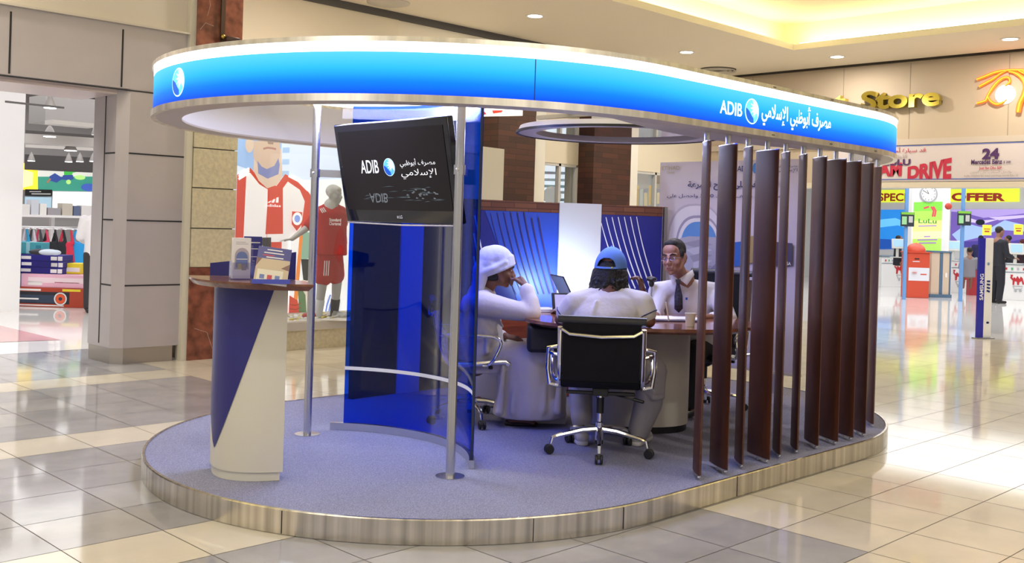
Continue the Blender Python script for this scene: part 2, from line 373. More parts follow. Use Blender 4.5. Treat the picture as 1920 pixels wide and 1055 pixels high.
def ceiling():
    b = MB(); m = M('ceiling_paint', (.88, .81, .69), .8); my = M('cove_paint', (.82, .76, .56), .7)
    Z = 4.6
    u0, u1, v0, v1 = -4.0, 15.15, -3.0, 8.78
    def slab(x0, y0, x1, y1): b.box(((x0+x1)/2, (y0+y1)/2, Z+.05), (x1-x0, y1-y0, .1), m)
    slab(-7, -7, u0, 13); slab(u1, -7, 17.1, 13); slab(u0, -7, u1, v0); slab(u0, v1, u1, 13)
    # recess: set back behind the lip, raised
    k = .45; zt = 5.12
    b.box(((u0+u1)/2, (v0+v1)/2, zt+.04), (u1-u0+2*k, v1-v0+2*k, .08), my)
    for c, sz in ((((u0+u1)/2, v1+k, 4.9), (u1-u0+2*k, .05, .5)), (((u0+u1)/2, v0-k, 4.9), (u1-u0+2*k, .05, .5)), ((u1+k, (v0+v1)/2, 4.9), (.05, v1-v0+2*k, .5)), ((u0-k, (v0+v1)/2, 4.9), (.05, v1-v0+2*k, .5))):
        b.box(c, sz, my)
    struct(b, 'ceiling')
    c = MB(); e = M('cove_tube_light', (1, .9, .5), .5, em=(1, .93, .56), es=13)
    t = .05
    c.box(((u0+u1)/2, v1+.22, 4.72), (u1-u0, t, t), e); c.box((u1+.22, (v0+v1)/2, 4.72), (t, v1-v0, t), e)
    c.box(((u0+u1)/2, v0-.22, 4.72), (u1-u0, t, t), e); c.box((u0-.22, (v0+v1)/2, 4.72), (t, v1-v0, t), e)
    tag(c.build('cove_light'), 'yellow light strip hidden in the edge of the raised ceiling recess', 'light')
    tr = MB(); tr.box((17.04, 3, 4.585), (.06, 20, .035), M('dark_shadow_gap', (.03, .025, .02), .8)); struct(tr, 'trim_1')
    # downlights
    g = M('downlight_glow', (1, 1, 1), .5, em=(1, .96, .88), es=14); rim = M('downlight_rim', (.85, .83, .8), .4)
    L = [((10.6, 10.3), 'round recessed downlight nearest the camera, left of the yellow ceiling recess'), ((14.3, 10.3), 'round recessed downlight between the yellow recess corner and the kiosk sign'), ((16.1, 8.5), 'round recessed downlight just beyond the corner of the yellow recess'), ((16.07, 5.7), 'round recessed downlight above the orange supermarket logo'), ((6.9, 10.0), None), ((2, 9.9), None), ((9, 2), None)]
    for (x, y), lab in L[:4]:
        t_ = thing('ceiling_downlight', lab, 'light', (x, y, 4.6), 'round downlights in the mall ceiling')
        MB().lathe([(.105, -.012), (.135, -.014), (.14, 0), (.105, 0), (.105, -.012)], rim, (x, y, 4.6)).build('rim', t_)
        MB().lathe([(0, -.006), (.105, -.006), (.105, -.001), (0, -.001)], g, (x, y, 4.6)).build('diffuser', t_)
    t_ = thing('ceiling_vent', 'round white air vent in the ceiling above the kiosk sign', 'vent', (16.2, 10.95, 4.6))
    b = MB(); mv = M('vent_white', (.6, .57, .52), .5)
    for r in (.3, .22, .14): b.lathe([(r, -.02), (r+.04, -.045), (r+.045, -.03), (r+.01, 0), (r, -.02)], mv, (16.2, 10.95, 4.6))
    b.build('vent_rings', t_); MB().lathe([(0, -.005), (.34, -.005), (.34, -.001), (0, -.001)], M('vent_dark', (.12, .11, .1), .8), (16.2, 10.95, 4.6)).build('vent_throat', t_)
    q = at(712, 2, 14.2)
    t_ = thing('ceiling_vent', 'round pale vent cut by the top edge above the kiosk', 'vent', (q.x, q.y, 4.6))
    MB().lathe([(0, -.04), (.2, -.035), (.3, -.01), (.3, 0)], mv, (q.x, q.y, 4.6)).build('vent_cover', t_)
ceiling()
# ---- back facade (plane v = 11.8) behind the kiosk
def back_wall():
    PL = planks('wood_plank_cladding', (.035, .011, .007), (.075, .022, .012))
    V = 11.8
    def seg(x0, x1):  # u range on plane v=V for photo columns
        f = lambda x: V*(1+(x-960)/F)/(1-(x-960)/F)
        return f(x0), f(x1)
    wb = MB(); wm = M('facade_cream', (.74, .68, .57), .6); wh = M('facade_white', (.82, .8, .76), .5)
    wins = [seg(1010, 1077), seg(1184, 1300)]
    zs, zt = .9, None
    # upper wall
    a0 = seg(438, 440)[0]
    wb.box(((5.5+17.1)/2, V+.15, 4.1), (17.1-5.5, .3, 1.0), wm)
    Ys = V*R2/(1-(1045-960)/F); ztop = H-(308-yh(1045))*Ys/F
    def fill(u0, u1, z0, z1, m=wm, d=0, t=.3): wb.box(((u0+u1)/2, V+t/2-d, (z0+z1)/2), (u1-u0, t, z1-z0), m)
    fill(9.3, wins[0][0], 0, 3.6); fill(wins[0][1], wins[1][0], 0, 3.6); fill(wins[1][1], 17.1, 0, 3.6)
    for a, b_ in wins: fill(a, b_, ztop, 3.6); fill(a, b_, 0, .5)
    u = seg(967, 1010); fill(u[0], u[1], 0, 3.62, wh, .06); u = seg(1147, 1184); fill(u[0], u[1], 0, 3.62, wh, .06)
    struct(wb, 'wall_back')
    for k, (a, b_) in enumerate(((897, 967), (1077, 1147))):
        u = seg(a, b_); b = MB(); b.box(((u[0]+u[1])/2, V-.1, 2.0), (u[1]-u[0], .5, 4.0), PL)
        o = struct(b, 'trim_%d' % (k+2))
    for k, (a, b_) in enumerate(wins):
        t_ = bpy.data.objects.new('window_%d' % (k+1), None); COL.objects.link(t_); tag(t_, kind='structure')
        fr = MB(); fm = M('window_frame_grey', (.6, .6, .6), .4)
        n = 2 if k == 0 else 3
        for i in range(n+1): fr.box((a+(b_-a)*i/n, V+.05, (ztop+.5)/2), (.05, .08, ztop-.5), fm)
        fr.box(((a+b_)/2, V+.05, ztop-.02), (b_-a, .08, .05), fm); fr.box(((a+b_)/2, V+.05, 1.55), (b_-a, .05, .03), fm)
        fr.build('window_frame', t_)
        MB().box(((a+b_)/2, V+.08, (ztop+.5)/2), (b_-a, .01, ztop-.5), glassy('clear_glass', (.95, .97, .98), .04)).build('window_pane', t_)
    # bright shop interior seen through the windows
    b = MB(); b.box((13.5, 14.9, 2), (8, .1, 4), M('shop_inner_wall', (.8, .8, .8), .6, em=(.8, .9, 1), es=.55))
    struct(b, 'wall_shop')
    a = Art((10, 14.82, 0), (1, 0, 0))
    for i, (y, c) in enumerate(((322, (.35, .45, .55)), (335, (.5, .65, .75)), (347, (.3, .5, .6)), (358, (.45, .55, .6)), (372, (.2, .3, .35)))):
        a.poly([(1010, y), (1080, y+3), (1080, y+8), (1010, y+5)], M('shop_shelf_%d' % i, c, .5))
    a.ell((1030, 368), .28, .2, M('poster_white', (.85, .85, .85), .5))
    for i in range(6): a.poly([(1186+i*8, 392-i), (1192+i*8, 392-i), (1192+i*8, 352+7*(i % 3)), (1186+i*8, 352+7*(i % 3))], M('shop_goods_%d' % (i % 3), [(.7, .45, .1), (.6, .6, .5), (.75, .6, .3)][i % 3], .5))
    tag(a.build('shop_display', smooth=0), 'blurred shop shelving seen through the facade windows behind the kiosk', 'display')
    # projecting beige box beside the glass screen
    u = seg(850, 938); b = MB()
    Y = (10.4*R2)/(1-(900-960)/F)
    p0 = at(862, 268, 11.6); p1 = at(938, 268, 12.2); z1 = p0.z; z0 = .0
    b.add([(p0.x, p0.y, z0), (p1.x, p1.y, z0), (p1.x+.3, p1.y+.5, z0), (p0.x+.3, p0.y+.5, z0), (p0.x, p0.y, z1), (p1.x, p1.y, z1), (p1.x+.3, p1.y+.5, z1), (p0.x+.3, p0.y+.5, z1)], [(0, 1, 5, 4), (1, 2, 6, 5), (2, 3, 7, 6), (3, 0, 4, 7), (4, 5, 6, 7)], wh)
    tag(b.build('display_partition', loc=((p0.x+p1.x)/2, (p0.y+p1.y)/2, 0)), 'tall pale beige partition standing behind the kiosk beside the plank cladding', 'partition')
    t = thing('hanging_sign', 'small red and white sign high behind the blue glass screen', 'sign', at(920, 205, 14))
    p = at(880, 205, 14.5); a = Art(p, (1, 0, 0)); a.poly([(880, 190), (970, 192), (970, 217), (880, 217)], lit('sign_white', (.9, .88, .85), .7))
    rd = lit('sign_red', (.6, .04, .03), .4)
    for x in (884, 893, 915, 924, 936): a.poly([(x, 194), (x+6, 194), (x+8, 202), (x-1, 202)], rd)
    a.poly([(884, 210), (898, 208), (902, 213), (885, 216)], rd); a.poly([(912, 206), (932, 206), (930, 210), (914, 212)], rd)
    a.build('sign_face', t, smooth=0); wr = MB(); p1 = at(890, 195, 14.5); p2 = at(960, 195, 14.5)
    for e in (p1, p2): wr.bar((e.x, p.y+.01, e.z), (e.x, p.y+.01, 4.6), .012, .012, POLE)
    wr.build('wires', t)
back_wall()
# ---- stone pillar, window display bay, left shop front
def left_front():
    V = 10.5; pan = M('shopfront_metal_panel', (.50, .46, .47), .38, .25, noise=((2, 2, 2), .04)); groove = M('panel_groove', (.02, .018, .02), .6)
    stl = M('plinth_steel', (.50, .46, .41), .3, .9)
    u0, u1, vr = 4.66, 5.38, 10.85
    b = MB(); b.prism([(u0+.1, V), (u1, V), (u1, vr+.3), (u0, vr+.3), (u0, V+.45), (u0, V+.1)], .17, 2.888, pan)
    b.prism([(u0+.11, V+.012), (u1-.06, V+.012), (u1-.06, vr+.3), (u0+.012, vr+.3), (u0+.012, V+.11)], 0, .17, stl)
    Yc = 10.95
    for yy in (275, 399, 520): # panel joints measured on the front face
        z = H-(yy-yh(240))*Yc/F
        b.box(((u0+u1)/2+.05, V-.0005, z), (u1-u0-.1, .006, .016), groove); b.box((u0-.0005, (V+.1+vr)/2, z), (.006, vr-V-.1, .016), groove)
    b.box((u0-.0005, V+.36, 1.6), (.006, .02, 2.8), groove)
    struct(b, 'wall_shopfront_pier')
    # header above the shop entrance: runs to the left from the pier
    h = MB(); h.box(((-3+u1)/2, V+.5, 3.22), (u1+3, 1.0, .66), pan)
    h.box(((-3+u0)/2, V+.55, 2.86), (u0+3, .9, .06), M('header_soffit', (.62, .52, .5), .35, .3))
    for x in (4.66, 3.55, 2.45, 1.3): h.box((x, V-.0005, 3.2), (.018, .006, .6), groove)
    h.box(((-3+u1)/2, V-.0005, 2.875), (u1+3, .006, .014), groove)
    struct(h, 'wall_shopfront_header')
    t = MB(); t.box(((-3+u1+.1)/2, V+.3, 3.56), (u1+3.1, .72, .02), M('ledge_cream', (.66, .6, .5), .6)); struct(t, 'trim_4')
    wl_ = MB(); wl_.box(((-3+5.5)/2, V+.12, 4.1), (8.5, .2, 1.1), CREAMW); struct(wl_, 'wall_left')
    e = MB(); e.box((u1+.035, V+.0, 2.3), (.07, .12, 4.6), M('cream_edge', (.66, .62, .5), .6)); struct(e, 'trim_5')
    # pillar: red marble foot, cream stone blocks, red marble top with a dark metal strip
    mar = M('red_marble', (.22, .07, .04), .25, noise=((7, 7, 7), .6)); st = M('cream_stone', (.62, .55, .38), .7, noise=((25, 25, 25), .12), bump=(40, .15))
    p0, p1 = u1+.07, 6.0; pv = 10.42; b = MB(); c = ((p0+p1)/2); wd = p1-p0
    zz = lambda py: H-(py-yh(385))*11.4/F
    z1 = zz(490)
    b.box((c, pv+.3, z1/2), (wd, .6, z1), mar)
    ys = [490, 417, 342, 268, 190, 112]; lv = [zz(y) for y in ys]
    for a_, b_ in zip(lv, lv[1:]): b.box((c, pv+.3, (a_+b_)/2), (wd-.02, .58, b_-a_-.012), st)
    b.box((c, pv+.32, (lv[0]+lv[-1])/2), (wd-.04, .52, lv[-1]-lv[0]), M('stone_joint', (.35, .31, .24), .8))
    b.box((c, pv+.3, (lv[-1]+4.6)/2), (wd, .6, 4.6-lv[-1]), mar)
    b.box((c+.02, pv-.01, 4.0), (.05, .03, 1.6), M('dark_bronze', (.09, .05, .03), .4, .5))
    vein = M('marble_vein', (.62, .48, .4), .4)
    a = [(c-.16, 3.78), (c-.13, 3.9), (c-.15, 4.02), (c-.12, 4.15)]
    b.tube([(x, pv-.001, z) for x, z in a], .0018, vein, n=5); b.tube([(c-.24, pv-.001, 3.62), (c-.18, pv-.001, 3.7), (c-.08, pv-.001, 3.68)], .0018, vein, n=5)
    b.tube([(c-.2, pv-.001, .35), (c-.05, pv-.001, .3), (c+.02, pv-.001, .12)], .0015, vein, n=5)
    struct(b, 'wall_stone_pillar')
    pj = thing('spotlight', 'small dark projector clipped to the red marble pillar above the kiosk sign', 'light', (c+.05, pv-.1, zz(62)))
    q = pj.location; MB().box((q.x+.03, q.y, q.z), (.16, .1, .05), M('bronze_fitting', (.05, .02, .015), .4)).sph((q.x-.07, q.y, q.z+.02), .025, M('brass', (.6, .45, .1), .3, 1)).build('lamp_body', pj, bevel=.008); MB().bar((q.x-.02, q.y+.08, q.z+.03), (q.x-.02, q.y, q.z), .02, .02, BLACK).build('arm', pj)
    # window bay: stone base, sill, back poster, side walls
    a0, a1 = 6.0, 9.3; sill = .33
    b = MB(); b.box(((a0+a1)/2, 10.68, .12), (a1-a0, .16, .24), st); b.box(((a0+a1)/2, 11.1, .29), (a1-a0, 1.1, .1), M('display_sill', (.5, .46, .42), .5))
    b.box(((a0+a1)/2, 11.83, 2.3), (a1-a0, .1, 4.6), CREAMW); b.box((a1, 11.15, 1.7), (.1, 1.3, 3.4), CREAMW)
    b.box(((a0+a1)/2, 10.75, 3.3), (a1-a0, .2, .2), CREAMW); b.box(((a0+a1)/2, 11.2, 3.42), (a1-a0, 1.2, .05), CREAMW)
    struct(b, 'wall_window_bay')
    wn = bpy.data.objects.new('window_3', None); COL.objects.link(wn); tag(wn, kind='structure')
    fb = MB(); fm = M('window_bay_frame', (.75, .72, .66), .4)
    fb.box(((a0+a1)/2, 10.62, .33), (a1-a0, .06, .05), fm); fb.box(((a0+a1)/2, 10.62, 3.18), (a1-a0, .06, .05), fm); fb.box((8.0, 10.62, 1.76), (.04, .05, 2.8), fm)
    fb.build('window_frame', wn); MB().box(((a0+a1)/2, 10.64, 1.76), (a1-a0, .012, 2.8), glassy('clear_glass', (1, 1, 1))).build('window_pane', wn)
left_front()
def football_poster():
    V = 11.74; a = Art((6, V, 0), (1, 0, 0)); L = lambda n, c, s=.55: lit('print_'+n, c, s)
    P = [a.px(400, 200), a.px(700, 700)]
    x0, x1, z0, z1 = 6.02, 9.24, .35, 3.38
    X = lambda x: x-6.0
    bg = L('sky', (.62, .7, .85)); a.poly([(X(x0), z0), (X(x1), z0), (X(x1), z1), (X(x0), z1)], bg, raw=True)
    a.poly([(438, 250), (520, 250), (520, 330), (438, 300)], L('cloud_blue', (.3, .45, .72)))
    a.poly([(500, 330), (650, 330), (700, 640), (520, 640)], L('white', (.9, .9, .88)))
    # stadium boards behind
    for i in range(4): a.poly([(522, 268+i*22), (535, 268+i*22), (535, 278+i*22), (522, 278+i*22)], L('board', (.35, .5, .7)))
    sk = L('skin', (.62, .48, .38)); sd = L('skin_dark', (.3, .2, .16)); red = L('red', (.55, .06, .035)); wh = L('shirt_white', (.78, .74, .72)); gr = L('green', (.25, .42, .3)); bk = L('black', (.03, .03, .03)); org = L('orange', (.8, .25, .05))
    # shirt outline
    a.poly([(438, 318), (462, 305), (480, 325), (512, 340), (528, 318), (560, 335), (578, 360), (582, 420), (560, 430), (552, 520), (438, 520)], red)
    a.poly([(455, 318), (462, 314), (480, 336), (496, 346), (497, 520), (452, 520)], wh)
    a.poly([(524, 345), (533, 332), (556, 348), (566, 370), (560, 424), (552, 520), (526, 520)], wh)
    a.poly([(497, 344), (524, 344), (527, 430), (494, 430)], red)
    a.poly([(497, 430), (527, 430), (527, 445), (497, 445)], wh)
    for i in range(3): a.stroke([(440, 316+i*5), (460, 306+i*4)], .03, L('white2', (.9, .9, .9)))
    for i in range(3): a.stroke([(533+i*3, 322-i), (552+i*3, 332-i), (570+i*2, 350)], .018, L('white2', (.9, .9, .9)))
    # neck and lower face
    a.poly([(468, 268), (518, 270), (522, 322), (512, 338), (494, 344), (478, 330), (467, 310)], sk)
    a.poly([(466, 255), (515, 257), (516, 285), (506, 305), (490, 312), (476, 303), (466, 285)], L('face', (.55, .41, .32)))
    a.poly([(474, 292), (482, 303), (492, 308), (506, 302), (513, 288), (516, 300), (514, 318), (494, 326), (476, 316)], L('neck_shade', (.20, .22, .42)))
    a.stroke([(484, 270), (492, 268), (500, 269), (508, 271)], .025, L('lips', (.38, .2, .17)))
    a.poly([(490, 254), (504, 255), (502, 262), (493, 261)], sd)
    a.ell((458, 262), .06, .1, sk)
    a.textpx('adidas', 491, 520, 378, 373, L('white2', (.9, .9, .9)), bold=.01)
    for i in range(3): a.poly([(494+i*8, 371), (499+i*8, 371), (503+i*6, 361-i*0+(2-i)*3), (499+i*6, 362+(2-i)*3)], L('white2', (.9, .9, .9)))
    a.poly([(541, 388), (560, 390), (560, 413), (551, 425), (541, 412)], red); a.ell((551, 402), .075, .085, L('white2', (.9, .9, .9))); a.ell((551, 402), .045, .05, L('crest_blue', (.25, .35, .75)))
    # second player lower down
    a.poly([(558, 425), (582, 430), (584, 475), (560, 480)], gr); a.poly([(560, 478), (585, 478), (586, 515), (566, 520)], bk)
    a.poly([(540, 440), (556, 425), (560, 500), (552, 560), (540, 560)], L('white2', (.9, .9, .9))); a.poly([(556, 430), (562, 430), (556, 560), (548, 560)], org)
    a.poly([(562, 516), (580, 520), (576, 590), (560, 600)], L('legs', (.72, .62, .5))); a.poly([(540, 545), (556, 555), (565, 600), (540, 600)], red)
    a.poly([(555, 520), (570, 545), (575, 600), (560, 604)], L('green_dark', (.1, .18, .08)))
    for i in range(5): a.stroke([(540, 562+i*8), (552, 564+i*8), (562, 560+i*8)], .012, L('red_dark', (.3, .04, .02)))
    a.poly([(484, 436), (502, 436), (502, 470), (496, 456), (484, 450)], bk)
    a.poly([(610, 545), (640, 548), (636, 610), (604, 608)], L('white2', (.9, .9, .9)))
    for i in range(3): a.stroke([(606+i*6, 590), (610+i*6, 565), (616+i*6, 545)], .025, L('stripe_blue', (.15, .25, .7)))
    a.ell((657, 594), .09, .09, L('ball_dark', (.1, .12, .25)))
    a.poly([(540, 604), (700, 598), (700, 620), (540, 620)], L('petals', (.8, .76, .55)))
    b = MB(); b.mats = a.mats; b.V = a.V; b.Fc = a.Fc; b.MI = a.MI
    b.box((X(x0)+6+(x1-x0)/2, V+.016, (z0+z1)/2), (x1-x0, .026, z1-z0), bg)
    tag(b.build('poster', smooth=0), 'giant football player poster with a red and white striped shirt in the shop window', 'poster')
football_poster()
# ================================================================ KIOSK
CU1, CU2, CV, RR = 4.55, 6.95, 5.24, 1.85
def arcpath(cu, r, a0, a1, n):
    return [(cu+r*cos(radians(a0+(a1-a0)*i/n)), CV+r*sin(radians(a0+(a1-a0)*i/n)), cos(radians(a0+(a1-a0)*i/n)), sin(radians(a0+(a1-a0)*i/n))) for i in range(n+1)]
def stadium(r, n=40):
    return [(x, y) for x, y, _, _ in arcpath(CU1, r, 90, 270, n)]+[(x, y) for x, y, _, _ in arcpath(CU2, r, -90, 90, n)]
PZ = .125
def platform():
    t = thing('kiosk_platform', 'low stadium-shaped kiosk platform with grey-blue carpet and brushed steel edge', 'platform')
    b = MB(); cp = M('blue_grey_carpet', (.32, .33, .47), .95, spec=.1, noise=((170, 170, 170), .42), bump=(260, .6))
    b.prism(stadium(RR-.012), .02, PZ, cp); b.build('carpet', t, smooth=30)
    out = arcpath(CU1, RR, 90, 270, 60)+arcpath(CU2, RR, -90, 90, 60); out.append(out[0])
    b = MB(); b.sweep(out, [(0, 0.004), (.004, .0042), (.004, PZ), (0, PZ+.006), (-.014, PZ+.006), (-.014, .0042)], STEEL); b.build('steel_edge', t, smooth=30)
    b = MB(); b.box((5.35, CV-RR-.0045, .07), (.003, .004, .12), M('panel_groove')); b.build('edge_joint', t, smooth=0)
    for a in (205, 245, 262): b = MB(); b.box((CU1+(RR+.0045)*cos(radians(a)), CV+(RR+.0045)*sin(radians(a)), .065), (.003, .004, .115), M('panel_groove'), rz=radians(a+90)); b.build('edge_joint', t, smooth=0)
platform()
FZ0, FZ1 = 2.185, 2.507
def canopy():
    t = thing('kiosk_canopy', 'curved canopy with glowing blue illuminated fascia and white bank lettering above the kiosk', 'canopy')
    far = 6.1; n = 80
    path = [(far, CV+RR, 0, 1)]+arcpath(CU1, RR, 90, 270, n)+arcpath(CU2, RR, -90, -36, 24)
    sw = lambda nm, prof, m, p=path: (lambda b: (b.sweep(p, prof, m), b.build(nm, t, smooth=30)))(MB())
    blue = zgrad('blue_fascia', 2.225, 2.43, [(0, (.0, .045, .80)), (.3, (.0, .17, 1.0)), (.62, (.02, .42, 1.0)), (1, (.09, .56, .95))], 1.0)
    wl_ = M('white_light_band', (1, 1, 1), .4, em=(.93, .97, 1), es=2.6)
    st = M('fascia_steel', (.78, .74, .68), .34, 1, noise=((16, 16, .3), .22))
    sw('blue_panel', [(0, 2.222), (0, 2.432), (-.01, 2.432), (-.01, 2.222)], blue)
    sw('light_band', [(.0, 2.432), (.0, 2.482), (-.02, 2.482), (-.02, 2.432)], wl_)
    sw('top_trim', [(.012, 2.482), (.012, FZ1), (-.16, FZ1), (-.16, 2.482)], st)
    sw('bottom_trim', [(.012, FZ0), (.012, 2.222), (-.02, 2.222), (-.02, FZ0+.004)], st)
    sf = M('soffit_paint', (.55, .50, .47), .45, .2); liner = M('canopy_liner', (.8, .79, .83), .5)
    sw('soffit', [(-.02, FZ0+.004), (-.02, FZ0+.016), (-.17, FZ0+.016), (-.17, FZ0+.004)], sf)
    sw('inner_liner', [(-.155, FZ0+.016), (-.155, 2.482), (-.17, 2.482), (-.17, FZ0+.016)], liner)
    # joints in the blue panel
    b = MB(); g = M('joint_blue', (.0, .02, .2), .5)
    j = min(path, key=lambda p: abs(pxu(p[0], p[1], 2.3)[0]-980) if p[1] < CV else 1e9)
    b.box((j[0]+j[2]*.001, j[1]+j[3]*.001, 2.327), (.004, .004, .206), g, rz=atan2(j[3], j[2])+pi/2)
    b.build('panel_joint', t, smooth=0)
    b = MB(); k = 5.7
    for x in (5.62, 6.35, 7.0):
        for z in (2.2, 2.495): b = MB(); b.box((x, CV-RR-.0135, z), (.03, .004, .008), M('trim_screw', (.2, .18, .16), .4, .8)); b.build('trim_screw', t)
    # lettering on the straight front
    V = CV-RR; wt = M('sign_letter_white', (1, 1, 1), .5, em=(1, 1, 1), es=1.5)
    a = Art((5, V, 0), (1, 0, 0)); a.textpx('ADIB', 1339.5, 1381, 218.5, 194, wt, bold=.012)
    a.build('latin_lettering', t, smooth=0)
    a = Art((5, V, 0), (1, 0, 0)); x0 = a.px(1418, 228)[0]; x1 = a.px(1548, 248)[0]; zb = a.px(1483, 239.5)[1]
    a.text(arab('مصرف أبوظبي الإسلامي'), x0, x1, zb, .115, wt, bold=.014); a.build('arabic_lettering', t, smooth=0)
    def globe(T_, R_, up, s, parent, nm='globe_emblem', dim=1.0):
        g = MB(); f = lambda c: tuple(v*dim for v in c)
        ring = lit('globe_ring%.1f' % dim, f((.65, .85, 1)), 1.0); base = lit('globe_sky%.1f' % dim, f((.1, .5, .9)), .9); deep = lit('globe_deep%.1f' % dim, f((.0, .08, .5)), .9); ray = lit('globe_ray%.1f' % dim, f((.85, .95, 1)), 1.0)
        T = frame(T_, R_, up); N = 40
        disc = lambda r, o, m, n=N: g.add([(r*cos(2*pi*i/n), r*sin(2*pi*i/n), o) for i in range(n)], [tuple(range(n))], m, T)
        disc(s, .0030, ring); disc(s*.92, .0042, base)
        # deep crescent at lower left
        pts = [(.9*cos(radians(a)), .9*sin(radians(a))) for a in range(165, 290, 8)]+[(.2, -.55), (-.12, -.3), (-.45, .02)]
        g.add([(x*s, y*s, .0052) for x, y in pts], [tuple(range(len(pts)))], deep, T)
        for ang in (100, 125, 155, 185, 215, 242, 262, 280):
            d = radians(ang); c0 = (.42, .28); L = .78 if 120 < ang < 270 else .5
            p = (c0[0]+L*cos(d), c0[1]+L*sin(d)); nx, ny = -sin(d)*.075, cos(d)*.075
            q = (c0[0]+L*.5*cos(d), c0[1]+L*.5*sin(d))
            g.add([(c0[0]*s, c0[1]*s, .0062), ((q[0]+nx)*s, (q[1]+ny)*s, .0062), (p[0]*s, p[1]*s, .0062), ((q[0]-nx)*s, (q[1]-ny)*s, .0062)], [(0, 3, 2, 1)], ray, T)
        pts = [(.9*cos(radians(a)), .9*sin(radians(a))) for a in range(-25, 80, 8)]+[(.42, .45), (.5, .1)]
        g.add([(x*s, y*s, .0058) for x, y in pts], [tuple(range(len(pts)))], ray, T)
        return g.build(nm, parent, smooth=0)
    c = a.px(1399, 217)
    globe((5+c[0], V-.0, c[1]-.0), (1, 0, 0), (0, 0, 1), .077, t)
    # emblem on the left curve
    best = min(arcpath(CU1, RR, 150, 230, 200), key=lambda p: abs(pxu(p[0], p[1], 2.33)[0]-324))
    globe((best[0]+best[2]*.003, best[1]+best[3]*.003, 2.327), (-best[3], best[2], 0), (0, 0, 1), .080, t)
    # steel cross ties that carry the lights
    b = MB(); cream = M('canopy_beam', (.62, .58, .52), .5)
    b.box((4.15, CV+.1, 2.47), (.05, 3.3, .02), cream); b.box((5.83, 4.55, 2.44), (.04, 2.1, .03), cream); b.box((5.0, 5.24, 2.46), (1.7, .04, .02), cream)
    b.build('cross_ties', t)
    # soffit board over the desk side: shallow leaf along the front
    b = MB(); e0 = [(4.2+i*(7.0-4.2)/16, 3.56) for i in range(17)]; e1 = [(7.0-i*(7.0-4.2)/16, 3.6+.34*sin(pi*(i/16)**.8)) for i in range(17)]
    b.prism(e0+e1, FZ0+.018, FZ0+.034, M('soffit_board', (.66, .62, .58), .5)); b.build('soffit_board', t, smooth=0)
    return globe
def pxu(u, v, z):
    X = (u-v)/R2; Y = (u+v)/R2; px = 960+F*X/Y
    return px, yh(px)+(H-z)*F/Y
globe = canopy()
def lights():
    t = thing('ceiling_disc_lamp', 'round white glowing disc lamp under the left end of the kiosk canopy', 'lamp', (4.15, 5.45, 2.4))
    c = (4.15, 5.45, 0)
    MB().lathe([(0, 2.39), (.6, 2.39), (.6, 2.40), (0, 2.40)], M('disc_glow', (1, 1, 1), .5, em=(.93, .95, 1), es=3), c, n=64).build('diffuser', t)
    MB().lathe([(0, 2.401), (.615, 2.401), (.615, 2.42), (.3, 2.45), (0, 2.45)], M('lamp_housing', (.8, .8, .8), .4), c, n=64).build('housing', t)
    t = thing('ring_lamp', 'white ring-shaped ceiling fitting with mirrored centre hanging over the desk', 'lamp', (5.83, 4.78, 2.3))
    c = (5.83, 4.78, 0)
    MB().lathe([(.60, 2.27), (.735, 2.27), (.735, 2.28), (.72, 2.315), (.60, 2.315), (.60, 2.27)], M('ring_white', (.8, .78, .77), .35), c, n=72).build('ring', t)
    MB().lathe([(.73, 2.264), (.747, 2.264), (.747, 2.28), (.73, 2.28), (.73, 2.264)], BLACK, c, n=72).build('dark_rim', t)
    MB().lathe([(0, 2.29), (.60, 2.29), (.60, 2.298), (0, 2.298)], M('mirror_disc', (.8, .8, .85), .03, 1), c, n=72).build('mirror', t)
    MB().lathe([(.0, 2.299), (.2, 2.299), (.2, 2.424), (0, 2.424)], M('ring_white'), c).build('mount', t)
lights()
def poles():
    for i, (y, lab) in enumerate(((5.93, 'satin steel pole beside the counter, behind the brochures'), (4.46, 'satin steel pole at the near edge of the blue glass screen'))):
        x = 4.0; t = thing('steel_pole', lab, 'pole', (x, y, PZ), 'steel poles carrying the canopy')
        MB().lathe([(.027, PZ+.004), (.027, 2.47)], POLE, (x, y, 0), n=32).build('tube', t)
        MB().lathe([(.085, PZ+.0005), (.085, PZ+.004), (.03, PZ+.008)], POLE, (x, y, 0), n=40).build('base_plate', t)
        b = MB(); z = 1.905
        b.lathe([(.034, z-.028), (.034, z+.028)], POLE, (x, y, 0), n=24)
        s = 1 if y < CV else -1
        d = Vector((.24, s*.18, 0)).normalized()
        b.bar(Vector((x, y, z))+d*.02, Vector((x, y, z))+d*(.235 if s > 0 else .22), .05, .008, POLE, up=(d.y, -d.x, 0)); b.sph((x-.034, y-.02, z), .01, CHROME)
        b.build('clamp', t)
poles()
